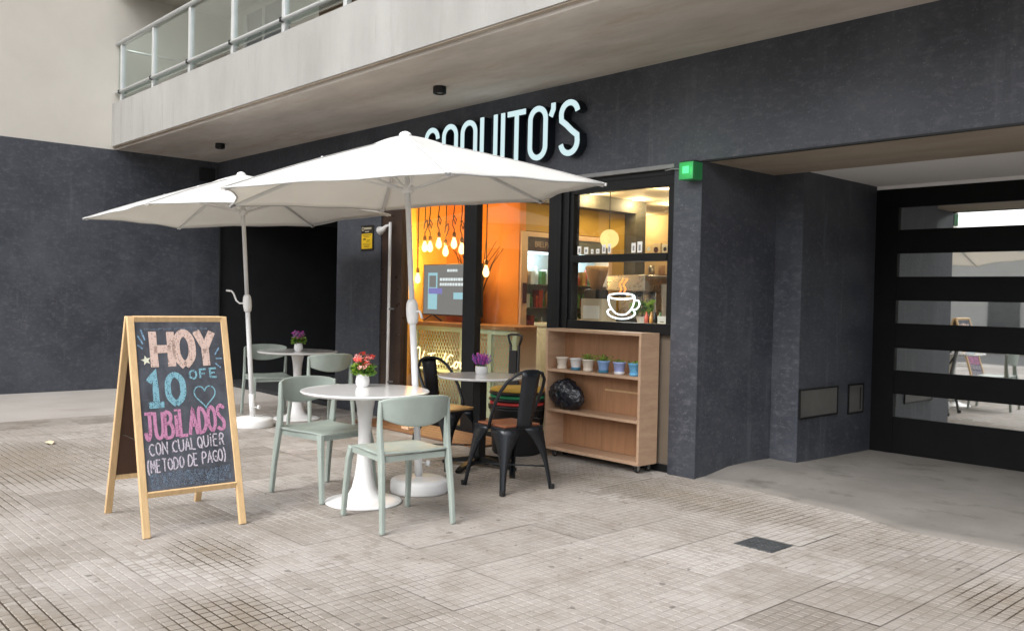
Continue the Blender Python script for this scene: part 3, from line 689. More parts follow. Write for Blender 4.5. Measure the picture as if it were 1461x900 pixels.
# fallen leaf and scraps
t = MB(); q = [(-.07,0,.004),(-.03,.035,.015),(.04,.03,.022),(.08,0,.006),(.03,-.03,.014),(-.03,-.028,.01)]
t.add(q+[(0,0,.028)], [(0,1,6),(1,2,6),(2,3,6),(3,4,6),(4,5,6),(5,0,6)]); t = t.build('fallen_leaf', 'dried'); solid(t, .002); t.location = (-8.42, 2.28, 0); tag(t, 'pale dry leaf lying on the paving left of the sidewalk board', 'leaf')
# entrance deck of planks
t = thing('entrance_deck', 'low brown plank deck in front of the cafe doors', 'deck', (-7.0, 5.40, 0))
for k in range(5): MB().rbox((-1.1, -.24+k*.097, .002), (.95, -.24+k*.097+.091, .022), .004).build('plank', 'deck', t)

# ================================================================== TULIP TABLES
def tulip(label, loc, r=.42):
    t = thing('pedestal_table', label, 'table', (loc[0], loc[1], 0), 0, 'white pedestal tables')
    MB().lathe([(r-.03, .712), (r-.012, .716), (r-.002, .726), (r, .731), (r-.003, .735), (r-.01, .737)], 72).build('table_top', 'white_gloss', t)
    MB().lathe([(.248, 0), (.252, .006), (.248, .012), (.20, .020), (.14, .032), (.10, .055), (.078, .10), (.062, .17), (.050, .26), (.043, .36), (.0415, .44), (.045, .53), (.053, .61), (.066, .68), (.085, .712)], 48).build('pedestal', 'white_paint', t)
    return t
tulip('round white pedestal table with red flowers between two sage chairs in front', (-4.92, 3.235))
tulip('round white pedestal table with magenta flowers behind under the far parasol', (-8.65, 4.81), .43)

# ================================================================== SAGE CHAIRS
def sage_chair(label, loc, rz):
    t = thing('sage_chair', label, 'chair', (loc[0], loc[1], 0), rz, 'sage green plastic chairs')
    # seat: dished panel
    n = 12; vs = []
    for j in range(n+1):
        for i in range(n+1):
            u = i/n*2-1; v = j/n*2-1
            x = u*.222; y = v*(.218 - .012*u)
            # rounded corners
            k = max(0, abs(u)-.8)/.2; k2 = max(0, abs(v)-.8)/.2; y *= 1-.045*k*k; x *= 1-.03*k2*k2
            z = .452 - .016*math.exp(-((u+.1)**2*1.5+v*v*2.0)) - (.010*max(0, u-.65)/.35 if u > .65 else 0) + (.010*((-u-.6)/.4)**2 if u < -.6 else 0)
            vs.append((x, y, z))
    fs = [(j*(n+1)+i, j*(n+1)+i+1, (j+1)*(n+1)+i+1, (j+1)*(n+1)+i) for j in range(n) for i in range(n)]
    s = MB().add(vs, fs, True).build('seat', 'sage', t); solid(s, .014, -1)
    m = s.modifiers.new('bev', 'BEVEL'); m.width = .004; m.segments = 2
    # apron under the seat
    for a, b in (((-.20, -.208), (.20, -.198)), ((-.20, .208), (.20, .198))):
        MB().bar([(a[0], a[1], .418), (b[0], b[1], .418)], .034, .018, (0, 0, 1)).build('seat_rail', 'sage', t)
    MB().bar([(.205, -.19, .416), (.205, .19, .416)], .036, .018, (0, 0, 1)).build('seat_rail', 'sage', t)
    MB().bar([(-.205, -.2, .418), (-.205, .2, .418)], .034, .018, (0, 0, 1)).build('seat_rail', 'sage', t)
    for sy in (-1, 1):
        l = MB().bar([(.262, sy*.226, 0), (.248, sy*.222, .15), (.225, sy*.212, .36), (.207, sy*.202, .436)], [.030, .033, .040, .046], [.030, .032, .036, .036], (1, 0, 0)).build('leg', 'sage', t)
        bv = l.modifiers.new('bev', 'BEVEL'); bv.width = .008; bv.segments = 3
        l = MB().bar([(-.262, sy*.238, 0), (-.245, sy*.234, .18), (-.214, sy*.226, .40), (-.198, sy*.226, .48), (-.190, sy*.228, .60), (-.192, sy*.229, .70), (-.194, sy*.229, .756)], [.030, .036, .050, .052, .042, .036, .030], [.030, .030, .030, .028, .024, .020, .016], (1, 0, 0)).build('rear_leg', 'sage', t)
        bv = l.modifiers.new('bev', 'BEVEL'); bv.width = .008; bv.segments = 3
    vs = []; n = 28
    for j in range(9):
        q = j/8
        for i in range(n+1):
            u = i/n*2-1
            zb = .600+.062*abs(u)**2.2; zt = .766+.016*(1-u*u)-.012*abs(u)**8
            z = zb+(zt-zb)*q
            x = -.184-.078*(1-abs(u)**2.4)-.020*(q-.5); y = u*.234
            vs.append((x, y, z))
    s = MB().add(vs, [(j*(n+1)+i, j*(n+1)+i+1, (j+1)*(n+1)+i+1, (j+1)*(n+1)+i) for j in range(8) for i in range(n)], True).build('backrest', 'sage', t)
    solid(s, .016, 0); bv = s.modifiers.new('bev', 'BEVEL'); bv.width = .005; bv.segments = 2
    return t
sage_chair('sage green chair nearest the camera, seen from behind at the front white table', (-4.405, 3.135), R(174))
sage_chair('sage green chair between the sidewalk board and the front white table', (-5.31, 3.17), R(8))
sage_chair('sage green chair on the near side of the far white table', (-7.80, 4.60), R(176))
sage_chair('sage green chair on the far side of the far white table by its parasol', (-9.0, 4.66), R(-14))

# ================================================================== BLACK METAL CHAIRS
def metal_chair(label, loc, rz, seatmat):
    t = thing('metal_chair', label, 'chair', (loc[0], loc[1], 0), rz, 'black metal chairs')
    s = MB().rbox((-.178, -.178, .438), (.178, .178, .452), .006).build('seat', 'gunmetal', t)
    MB().rbox((-.160, -.160, .452), (.160, .160, .468), .007).build('seat_pad', seatmat, t)
    for sx in (-1, 1):
        for sy in (-1, 1):
            mb = MB(); n = 12
            for ax in (0, 1):
                vs = []
                for i in range(n+1):
                    q = i/n; k = q**1.25
                    cx = sx*(.172+.055*q); cy = sy*(.172+.055*q); z = .444*(1-q)
                    wd = .028+.144*(1-q)**3.0
                    vs.append((cx, cy, z))
                    vs.append((cx-sx*wd, cy, z) if ax == 0 else (cx, cy-sy*wd, z))
                mb.add(vs, [(2*i, 2*i+1, 2*i+3, 2*i+2) for i in range(n)], True)
            l = mb.build('leg', 'gunmetal', t); solid(l, .006, 0)
            MB().rbox((sx*.227-.014, sy*.227-.014, 0), (sx*.227+.014, sy*.227+.014, .035), .004).build('foot', 'rubber', l)
    for sy in (-1, 1): MB().tube([(.205, sy*.205, .16), (-.205, -sy*.205, .16)], .006, 6).build('cross_brace', 'gunmetal', t)
    # hooped back tube and wide splat
    hp = [(.0, -.182, .435), (-.035, -.190, .52), (-.085, -.194, .62), (-.14, -.190, .71), (-.19, -.165, .785), (-.222, -.115, .832), (-.240, -.055, .850), (-.246, 0, .853)]
    hp = hp + [(x, -y, z) for (x, y, z) in hp[-2::-1]]
    MB().tube(hp, .0125, 10).build('back_hoop', 'gunmetal', t)
    vs = []; n = 10
    for i in range(n+1):
        q = i/n; z = .45+.395*q; x = -.172-.072*q**1.1
        wd = .068+.012*q
        for u in (-1, -.5, 0, .5, 1): vs.append((x-.012*(1-u*u), u*wd, z))
    s = MB().add(vs, [(i*5+k, i*5+k+1, (i+1)*5+k+1, (i+1)*5+k) for i in range(n) for k in range(4)], True).build('back_splat', 'gunmetal', t); solid(s, .005, 0)
    return t
metal_chair('black metal chair with reddish wood seat on the near side of the small table', (-4.70, 4.315), R(176), 'seatwood')
metal_chair('black metal chair with pale wood seat by the cafe glass', (-5.63, 4.50), R(6), 'seatwood2')
# small table with dark column
t = thing('bistro_table', 'small round table with white top and black column between metal chairs', 'table', (-5.39, 4.63, 0))
MB().lathe([(.30, .712), (.336, .716), (.342, .724), (.342, .731), (.336, .735)], 64).build('table_top', 'white_gloss', t)
MB().rbox((-.038, -.038, .03), (.038, .038, .70), .006).build('column', 'black_metal', t)
MB().rbox((-.12, -.12, .70), (.12, .12, .712), .003).build('top_plate', 'black_metal', t)
for a in (20, 110, 200, 290): MB().bar([(.03*math.cos(R(a)), .03*math.sin(R(a)), .07), (.28*math.cos(R(a)), .28*math.sin(R(a)), .03), (.33*math.cos(R(a)), .33*math.sin(R(a)), .012)], [.05, .045, .04], [.045, .03, .022], (-math.sin(R(a)), math.cos(R(a)), 0)).build('foot', 'black_metal', t)

# ================================================================== PARASOLS
def parasol(label, base, top, Rr, th, tilt, crank):
    t = thing('parasol', label, 'parasol', (base[0], base[1], 0), 0, 'white cafe parasols')
    bx, by = base; C = Vector((top[0]-bx, top[1]-by, top[2])); ex = Vector((1, 0, tilt[0])); ey = Vector((0, 1, tilt[1])); up = ex.cross(ey).normalized()
    H = .405
    def cpt(r, a, z): return C + ex*(r*math.cos(a)) + ey*(r*math.sin(a)) + up*z
    cn = [th+k*PI/3 for k in range(6)]
    nr_, na = 14, 10; r0 = .10
    vs = []; ring = 6*na
    for i in range(nr_+1):
        q = i/nr_; q = r0+(1-r0)*q
        for k in range(6):
            for j in range(na):
                f = j/na
                c0 = cpt(Rr*q, cn[k], 0); c1 = cpt(Rr*q, cn[k]+PI/3, 0); p = c0.lerp(c1, f)
                b = 4*f*(1-f)
                p += (C-p)*(.055*b*q*q*q)                      # scalloped hem
                # ribs bow a little, cloth sags between them
                z = H*(1-q) + .014*math.sin(PI*q) - .050*b*q*(1-q) + .010*b*q**4 + .005*math.sin(k*5+j*1.3+i*.7)*b*q
                vs.append(tuple(p+up*z))
    fs = [(i*ring+k, i*ring+(k+1) % ring, (i+1)*ring+(k+1) % ring, (i+1)*ring+k) for i in range(nr_) for k in range(ring)]
    can = MB().add(vs, fs, True).build('canopy', 'canvas', t); solid(can, .003, 0)
    # hem tape and seams over the ribs
    o0 = nr_*ring
    MB().tube([vs[o0+k] for k in range(ring)], .0065, 6, True).build('hem', 'seam', can)
    for k in range(6):
        MB().bar([tuple(Vector(vs[i*ring+k*na])+up*.003) for i in range(0, nr_+1, 2)], .030, .003, tuple(ex*(-math.sin(cn[k]))+ey*math.cos(cn[k]))).build('seam', 'seam', can)
    # vent cap
    vs = []; nv = 5
    for i in range(nv+1):
        q = i/nv*.225+.012
        for k in range(6):
            for j in range(na):
                f = j/na; b = 4*f*(1-f); c0 = cpt(Rr*q, cn[k], 0); c1 = cpt(Rr*q, cn[k]+PI/3, 0)
                p = c0.lerp(c1, f); p += (C-p)*(.07*b*(i/nv))
                vs.append(tuple(p+up*(H*(1-q)*.55+H*.45+.012-.052*(i/nv)**2-.008*b*(i/nv))))
    vc = MB().add(vs, [(i*ring+k, i*ring+(k+1) % ring, (i+1)*ring+(k+1) % ring, (i+1)*ring+k) for i in range(nv) for k in range(ring)], True).build('vent_cap', 'canvas', t); solid(vc, .003, 0)
    apex = C+up*(H+.012)
    MB().lathe([(.045, -.02), (.046, 0), (.036, .016), (.02, .024), (.006, .028)], 16, tuple(apex)).build('finial', 'white_paint', t)
    hub = C+up*(H-.03); run = C+up*(H-.36)
    for k in range(6):
        a = cn[k]
        pts = [tuple(cpt(Rr*q, a, H*(1-q)+.014*math.sin(PI*q)-.016)) for q in (.02, .25, .5, .75, .985)]
        rb = MB().bar(pts, .014, .020, tuple(ex*(-math.sin(a))+ey*math.cos(a))).build('rib', 'pole', t)
        mid = cpt(Rr*.5, a, H*.5+.02)
        MB().bar([tuple(run+(cpt(.04, a, 0)-C)), tuple(mid)], .011, .014, tuple(ex*(-math.sin(a))+ey*math.cos(a))).build('strut', 'pole', rb)
        e = cpt(Rr*1.0, a, -.006); e0 = cpt(Rr*.965, a, .004)
        MB().bar([tuple(e0), tuple(e)], .034, .016, tuple(ex*(-math.sin(a))+ey*math.cos(a))).build('rib_pocket', 'grey_plastic' if k % 2 else 'canvas', rb)
    foot = Vector((0, 0, .03)); d = C+up*(H+.01)-foot
    zc = 1.22; kf = zc/d.z; mid = foot+d*kf
    def lathe_on(prof, c, name, mat, seg=20):
        o = MB().lathe(prof, seg).build(name, mat, t); o.location = tuple(c); o.rotation_euler = d.to_track_quat('Z', 'Y').to_euler(); return o
    MB().tube([tuple(foot+d*.0), tuple(mid)], .0235, 16).build('lower_pole', 'pole', t)
    MB().tube([tuple(mid), tuple(foot+d)], .0200, 16).build('upper_pole', 'pole', t)
    ck = lathe_on([(.025, -.09), (.036, -.075), (.042, -.03), (.043, .02), (.038, .06), (.026, .085)], mid, 'crank_housing', 'white_paint')
    if crank:
        MB().tube([(0, 0, 0), (-.06, -.05, .0), (-.085, -.07, .03), (-.10, -.085, .10), (-.115, -.098, .125), (-.16, -.13, .132)], .009, 8).build('crank_handle', 'white_paint', ck)
    else:
        MB().tube([(0, 0, 0), (.03, .06, 0), (.035, .075, -.05)], .009, 8).build('crank_handle', 'white_paint', ck)
    lathe_on([(.03, -.03), (.04, -.02), (.04, .02), (.032, .03)], hub, 'top_hub', 'white_paint')
    lathe_on([(.026, -.035), (.045, -.02), (.045, .02), (.03, .03)], run, 'runner', 'white_paint')
    MB().lathe([(.198, 0), (.202, .01), (.201, .07), (.194, .086), (.16, .094), (.06, .10), (.034, .105)], 56).build('base_drum', 'white_paint', t)
    MB().tube([tuple(foot+d*(.09/d.z)), tuple(foot+d*(.30/d.z))], .0285, 16).build('sleeve', 'white_paint', t)
    kn = foot+d*(.17/d.z)
    MB().tube([tuple(kn), tuple(kn+Vector((.05, .035, 0)))], .008, 8).build('knob_stem', 'steel', t)
    o = MB().lathe([(.004, -.014), (.02, -.012), (.022, 0), (.02, .012), (.004, .014)], 12).build('clamp_knob', 'white_paint', t); o.location = tuple(kn+Vector((.06, .042, 0))); o.rotation_euler = (0, R(90), R(35))
    return t
parasol('large white parasol over the front table hiding part of the shop sign', (-4.966, 3.723), (-5.07, 3.653, 2.056), 1.39, 14.192+PI, (.015, .064), False)
parasol('white parasol farther left beneath the balcony corner, half behind the nearer one', (-8.385, 4.17), (-8.344, 4.009, 2.11), 1.463, 8.417+PI, (.036, .045), True)

# ================================================================== CHALKBOARD A-FRAME
sb = thing('sidewalk_chalkboard', 'wooden A-frame chalkboard with HOY 10 OFF JUBILADOS chalk offer', 'board', (-5.24, 2.11, 0), R(-2.5))
HW = .292
def lean(side, y, z, off=0):   # point on the leaning plane, off = outward distance
    k = (1.205-z)/1.205; x = side*(.012+.345*k)
    return (x+side*off*.96, y, z+off*.27)
for side, nm in ((1, 'front_leg'), (-1, 'back_leg')):
    for sy in (-1, 1):
        l = MB().bar([lean(side, sy*(HW-.018), 1.205, .0), lean(side, sy*(HW-.018), .0, .0)], .040, .024, (0, 1, 0)).build(nm, 'pine', sb)
        bv = l.modifiers.new('bev', 'BEVEL'); bv.width = .003
    MB().bar([lean(side, -HW+.038, 1.190, .001), lean(side, HW-.038, 1.190, .001)], .034, .023, (side*.27, 0, .96)).build('top_rail', 'pine', sb)
    MB().bar([lean(side, -HW+.038, .225, .001), lean(side, HW-.038, .225, .001)], .030, .022, (side*.27, 0, .96)).build('bottom_rail', 'pine', sb)
def panel(side, mat, name):
    a = [lean(side, -HW+.03, .24, -.002), lean(side, HW-.03, .24, -.002), lean(side, HW-.03, 1.178, -.002), lean(side, -HW+.03, 1.178, -.002)]
    b_ = [lean(side, -HW+.03, .24, .004), lean(side, HW-.03, .24, .004), lean(side, HW-.03, 1.178, .004), lean(side, -HW+.03, 1.178, .004)]
    return MB().quad8(a, b_).build(name, mat, sb)
brd = panel(1, 'board', 'chalk_panel'); panel(-1, 'hardboard', 'back_panel')
MB().box((-.0135, -HW+.01, 1.195), (.0135, HW-.01, 1.207)).build('hinge_strip', 'pine', sb)
for sy in (-1, 1): MB().tube([lean(1, sy*(HW-.05), .5, -.012), lean(-1, sy*(HW-.05), .5, -.012)], .003, 6).build('stay_cord', 'cord', sb)
# chalk drawing: u from 0 (left as read) to 1, v in metres up the board from its lower edge
BW = 2*HW-.08; BHt = .95
def bf(u, v, d): return lean(1, -HW+.04+u*BW, .245+v*BHt*.965, .0045+d)
F = {
 'H': [[(0,0),(0,1)],[(1,0),(1,1)],[(0,.5),(1,.5)]], 'O': [[(.5,0),(.08,.2),(0,.5),(.08,.8),(.5,1),(.92,.8),(1,.5),(.92,.2),(.5,0)]],
 'Y': [[(0,1),(.5,.5),(1,1)],[(.5,.5),(.5,0)]], '1': [[(.1,.75),(.5,1),(.5,0)],[(.05,0),(.95,0)]], '0': [[(.5,0),(.08,.2),(0,.5),(.08,.8),(.5,1),(.92,.8),(1,.5),(.92,.2),(.5,0)]],
 'F': [[(0,0),(0,1),(.9,1)],[(0,.52),(.7,.52)]], 'E': [[(.9,0),(0,0),(0,1),(.9,1)],[(0,.52),(.7,.52)]], 'J': [[(.0,1),(1,1)],[(.62,1),(.62,.25),(.4,.02),(.1,.08),(0,.28)]],
 'U': [[(0,1),(0,.25),(.25,.02),(.7,.02),(1,.25),(1,1)]], 'B': [[(0,0),(0,1),(.7,.95),(.85,.75),(.65,.55),(0,.52)],[(.65,.55),(1,.38),(.95,.12),(.65,0),(0,0)]],
 'I': [[(.5,0),(.5,.8)],[(.5,.95),(.5,1.03)]], 'L': [[(0,1),(0,0),(.9,.0)]], 'A': [[(0,0),(.5,1),(1,0)],[(.2,.35),(.8,.35)]],
 'D': [[(0,0),(0,1),(.6,.92),(1,.6),(.95,.3),(.6,.05),(0,0)]], 'S': [[(1,.85),(.6,1),(.15,.88),(.1,.65),(.5,.5),(.9,.35),(.88,.12),(.5,0),(0,.12)]],
 'C': [[(1,.82),(.6,1),(.15,.8),(0,.5),(.15,.2),(.6,0),(1,.15)]], 'N': [[(0,0),(0,1),(1,0),(1,1)]], 'Q': [[(.5,0),(.08,.2),(0,.5),(.08,.8),(.5,1),(.92,.8),(1,.5),(.92,.2),(.5,0)],[(.6,.3),(1,-.1)]],
 'R': [[(0,0),(0,1),(.75,.92),(.9,.7),(.7,.5),(0,.48)],[(.45,.48),(1,0)]], 'M': [[(0,0),(.08,1),(.5,.35),(.92,1),(1,0)]], 'T': [[(0,1),(1,1)],[(.5,1),(.5,0)]], 'P': [[(0,0),(0,1),(.75,.95),(.95,.75),(.75,.5),(0,.46)]],
 'G': [[(1,.82),(.6,1),(.15,.8),(0,.5),(.15,.2),(.6,0),(1,.12)],[(1,.02),(1,.44),(.5,.44)]], '(': [[(.8,1.1),(.3,.75),(.2,.4),(.4,.05),(.9,-.15)]], ')': [[(.1,1.1),(.7,.75),(.8,.4),(.6,.05),(.1,-.15)]],
}
def smooth2(p, it=2):
    for _ in range(it):
        q = [p[0]]
        for i in range(len(p)-1):
            a, b = Vector(p[i]), Vector(p[i+1]); q += [tuple(a.lerp(b, .25)), tuple(a.lerp(b, .75))]
        p = q+[p[-1]]
    return p
rnd = random.Random(3)
def write(mb, text, u0, v0, cw, chh, gap, wd, slope=0, jit=.03, depth=.0006, passes=1):
    u = u0
    for c in text:
        if c == ' ': u += cw*.75; continue
        ww = cw*(.45 if c in 'I()' else 1)
        for pts in F[c]:
            for ps in range(passes):
                q = [(u+ww*(a+rnd.uniform(-jit, jit)), v0+slope*(u-u0)+chh*(b+rnd.uniform(-jit, jit)*.6)) for a, b in pts]
                # smooth the bends a little
                if c in 'O0QCSUJGDBPR()' and len(q) > 3: pp = smooth2(q, 2)
                else:
                    pp = []
                    for i in range(len(q)-1):
                        for f in (0, .5): pp.append((q[i][0]*(1-f)+q[i+1][0]*f, q[i][1]*(1-f)+q[i+1][1]*f))
                    pp.append(q[-1])
                mb.ribbon([(a*BW, b*BHt) for a, b in pp], wd, lambda x, y, d, k=ps: bf(x/BW, y/BHt, d+k*.0002), depth)
        u += ww+cw*gap
    return mb
write(MB(), 'HOY', .19, .735, .195, .215, .28, .043, .0, .03, passes=2).build('chalk_hoy', 'chalk_peach', brd)
write(MB(), '10', .085, .50, .185, .19, .20, .034, .0, .025, passes=2).build('chalk_ten', 'chalk_blue', brd)
write(MB(), 'OFE', .575, .650, .082, .055, .50, .011, .03, .03).build('chalk_off', 'chalk_blue', brd)
write(MB(), 'JUBILADOS', .03, .292, .088, .160, .24, .0185, .035, .03, passes=2).build('chalk_jubilados', 'chalk_pink', brd)
write(MB(), 'CON CUALQUIER', .055, .200, .053, .072, .36, .0074, .04, .06).build('chalk_con_cualquier', 'chalk_white', brd)
write(MB(), '(METODO DE PAGO)', .02, .100, .0475, .072, .34, .0074, .04, .06).build('chalk_metodo_de_pago', 'chalk_white', brd)
mk = MB(); mp = lambda x, y, d: bf(x/BW, y/BHt, d)
mk.ribbon([(BW*.32, BHt*.228), (BW*.31, BHt*.212)], .005, mp, .0006); mk.ribbon([(BW*.155, BHt*.205), (BW*.175, BHt*.222)], .005, mp, .0006)
mk.build('chalk_accent', 'chalk_white', brd)
hm = MB(); hc = [(.735+.125*(16*math.sin(a)**3)/16, .545+.062*(13*math.cos(a)-5*math.cos(2*a)-2*math.cos(3*a)-math.cos(4*a))/13) for a in [2*PI*i/32 for i in range(32)]]
hm.ribbon([(a*BW, b*BHt) for a, b in hc], .007, mp, .0006, True); hm.build('chalk_heart', 'chalk_blue', brd)
st = MB(); sp = []
for k in range(10):
    r_ = .030 if k % 2 == 0 else .013; a = PI/2+k*PI/5+.2; sp.append((.048+r_*math.cos(a), .775*BHt+r_*math.sin(a)))
o_ = len(st.v)
for p in sp: st.v.append(bf(p[0]/BW, p[1]/BHt, .0006))
st.v.append(bf(.048/BW, .775, .0006))
for k in range(10): st.face((10, k, (k+1) % 10))
st.build('chalk_star', 'chalk_cream', brd)
ry = MB()
for a, b in (((.02,.93),(.075,.875)),((.015,.87),(.07,.845)),((.06,.965),(.10,.90)),((.90,.80),(.955,.845)),((.905,.775),(.98,.775)),((.895,.745),(.955,.715))): ry.ribbon([(a[0]*BW, a[1]*BHt), (b[0]*BW, b[1]*BHt)], .008, mp, .0006)
ry.build('chalk_rays', 'chalk_soft', brd)
for z0, hh in ((.030, .055), (.075, .03)): MB().ribbon([(.02, z0*BHt), (.2, (z0+.01)*BHt), (.35, z0*BHt), (BW-.02, (z0+.015)*BHt)], hh, mp, .0003).build('chalk_smudge', 'chalk_smudge', brd)
MB().ribbon([(.05, .965*BHt), (.3, .972*BHt), (BW-.08, .968*BHt)], .010, mp, .0003).build('chalk_smudge', 'chalk_smudge', brd)

# ================================================================== BOOKCASE ON CASTERS
bc = thing('wheeled_shelf', 'low plywood shelf unit on casters under the serving window', 'shelf', (-4.925, 5.42, 0))
x0, x1, dpt = -.525, .525, .228; zb, zt = .066, 1.107
MB().rbox((x0, 0, zb), (x0+.024, dpt, zt), .002).build('side_panel', 'birch', bc); MB().rbox((x1-.024, 0, zb), (x1, dpt, zt), .002).build('side_panel', 'birch', bc)
MB().rbox((x0+.024, .001, zt-.024), (x1-.024, dpt, zt-.0005), .002).build('top_panel', 'birch', bc)
for z, nm in ((zb+.0005, 'bottom_panel'), (.395, 'shelf'), (.738, 'shelf')): MB().rbox((x0+.024, .002, z), (x1-.024, dpt-.012, z+(.028 if nm == 'bottom_panel' else .024)), .002).build(nm, 'birch', bc)
MB().box((x0+.024, dpt-.012, zb+.03), (x1-.024, dpt-.002, zt-.024)).build('back_panel', 'birch_back', bc)
MB().box((x0+.5, dpt-.0135, .60), (x1-.05, dpt-.0121, .615)).build('back_batten', 'pine', bc)
for cx in (x0+.075, x1-.06):
    for cy in (.05, dpt-.045):
        c = MB().rbox((cx-.026, cy-.026, .055), (cx+.026, cy+.026, .0655), .003).build('caster', 'steel', bc)
        MB().box((cx-.016, cy-.004, .025), (cx-.012, cy+.022, .056)).build('fork_plate', 'steel', c); MB().box((cx+.012, cy-.004, .025), (cx+.016, cy+.022, .056)).build('fork_plate', 'steel', c)
        o = MB().lathe([(.008, -.011), (.025, -.010), (.0265, 0), (.025, .010), (.008, .011)], 20).build('wheel', 'rubber', c); o.rotation_euler = (0, R(90), 0); o.location = (cx, cy+.012, .0268)
        o = MB().lathe([(.004, -.0125), (.013, -.0125), (.013, .0125), (.004, .0125)], 14).build('hub', 'steel', c); o.rotation_euler = (0, R(90), 0); o.location = (cx, cy+.012, .0268)

def tuft(mb, c, r, h, n, size, mats=1, spread=1.0, rn=random):
    for _ in range(n):
        a = rn.uniform(0, 2*PI); q = math.sqrt(rn.random())*spread; z = rn.random()
        p = Vector((c[0]+r*q*math.cos(a), c[1]+r*q*math.sin(a), c[2]+h*z))
        d = Vector((math.cos(a)*q, math.sin(a)*q, rn.uniform(.1, 1.0))).normalized(); s_ = d.orthogonal().normalized(); s_.rotate(Matrix.Rotation(rn.uniform(0, 6.28), 3, d))
        L = size*rn.uniform(.7, 1.3); wd = L*.32
        mb.cm = rn.randrange(mats)
        m1 = p+d*L*.5; tip = p+d*L+Vector((0, 0, -L*.12))
        mb.add([p, m1+s_*wd, tip, m1-s_*wd], [(0,1,2),(0,2,3)])
    return mb
def flower_head(mb, p, r, rn, mats):
    mb.cm = rn.randrange(mats); d = Vector((rn.uniform(-.6,.6), rn.uniform(-.6,.6), rn.uniform(.3,1))).normalized(); s1 = d.orthogonal().normalized(); s2 = d.cross(s1)
    for k in range(5):
        a = 2*PI*k/5+rn.random()*.3; q = s1*math.cos(a)+s2*math.sin(a); q2 = s1*math.cos(a+1.1)+s2*math.sin(a+1.1); q0 = s1*math.cos(a-.0)+s2*math.sin(a-.0)
        e = (q+q2).normalized()
        mb.add([p, p+q0*r*.7+d*r*.15, p+e*r*1.1+d*r*.35, p+q2*r*.7+d*r*.15], [(0,1,2,3)])
def flowerpot(label, loc, pal, rn, wide=1.0, high=1.0):
    t = thing('flower_pot', label, 'flowers', loc, 0, 'flower pots on the tables')
    MB().lathe([(.034, 0), (.044, .012), (.048, .035), (.045, .058), (.041, .072), (.045, .086), (.041, .086), (.037, .07)], 26, caps=False).lathe([(.0, .001), (.034, .001)], 26, caps=False).build('pot', 'pot_white', t)
    MB().lathe([(.001, .070), (.037, .070)], 16, caps=False).build('soil', 'soil', t)
    f = MB(); tuft(f, (0, 0, .075), .055*wide, .06, 260, .040, 2, 1.1, rn); f.build('leaves', ['leaf', 'leaf2'], t, kind='stuff')
    stm = MB(); fl = MB()
    for _ in range(int(60)):
        a = rn.uniform(0, 2*PI); q = math.sqrt(rn.random()); zz = .12+.115*high*rn.random()*(1-.35*q)+.01
        p = Vector((.066*wide*q*math.cos(a), .066*wide*q*math.sin(a), zz))
        stm.tube([(0, 0, .07), (p.x*.55, p.y*.55, .07+(zz-.07)*.6), tuple(p)], .0012, 4, caps=False)
        flower_head(fl, p, rn.uniform(.014, .023), rn, len(pal))
    stm.build('stems', 'leaf2', t, kind='stuff'); fl.build('blossoms', pal, t, kind='stuff')
    return t
flowerpot('white pot of red and pink flowers on the front table', (-5.11, 3.335, .737), ['red', 'red', 'pink', 'pink'], random.Random(11))
flowerpot('white pot of magenta flowers on the far table', (-8.62, 4.80, .737), ['magenta', 'magenta', 'lilac'], random.Random(12), .9, .9)
t = thing('flower_pot', 'white pot of dark violet lavender on the small black table', 'flowers', (-5.52, 4.75, .735), 0, 'flower pots on the tables')
MB().lathe([(.040, 0), (.050, .01), (.052, .035), (.050, .062), (.046, .062), (.044, .05)], 26, caps=False).build('pot', 'pot_white', t)
MB().lathe([(.001, .05), (.044, .05)], 16, caps=False).build('soil', 'soil', t)
rn = random.Random(5); f = MB(); st_ = MB()
for _ in range(75):
    a = rn.uniform(0, 2*PI); q = math.sqrt(rn.random()); tp = Vector((.085*q*math.cos(a), .085*q*math.sin(a), .10+.07*rn.random())); b0 = Vector((.03*q*math.cos(a), .03*q*math.sin(a), .05))
    st_.tube([tuple(b0), tuple(b0.lerp(tp, .6))], .0015, 4, caps=False)
    for s_ in range(6):
        c = b0.lerp(tp, .55+.45*s_/5); f.cm = rn.randrange(2); f.tube([tuple(c-Vector((0,0,.006))), tuple(c+Vector((rn.uniform(-.006,.006), rn.uniform(-.006,.006), .008)))], [.006, .002], 5)
f.build('blossoms', ['violet', 'magenta'], t, kind='stuff'); st_.build('stems', 'leaf2', t, kind='stuff')

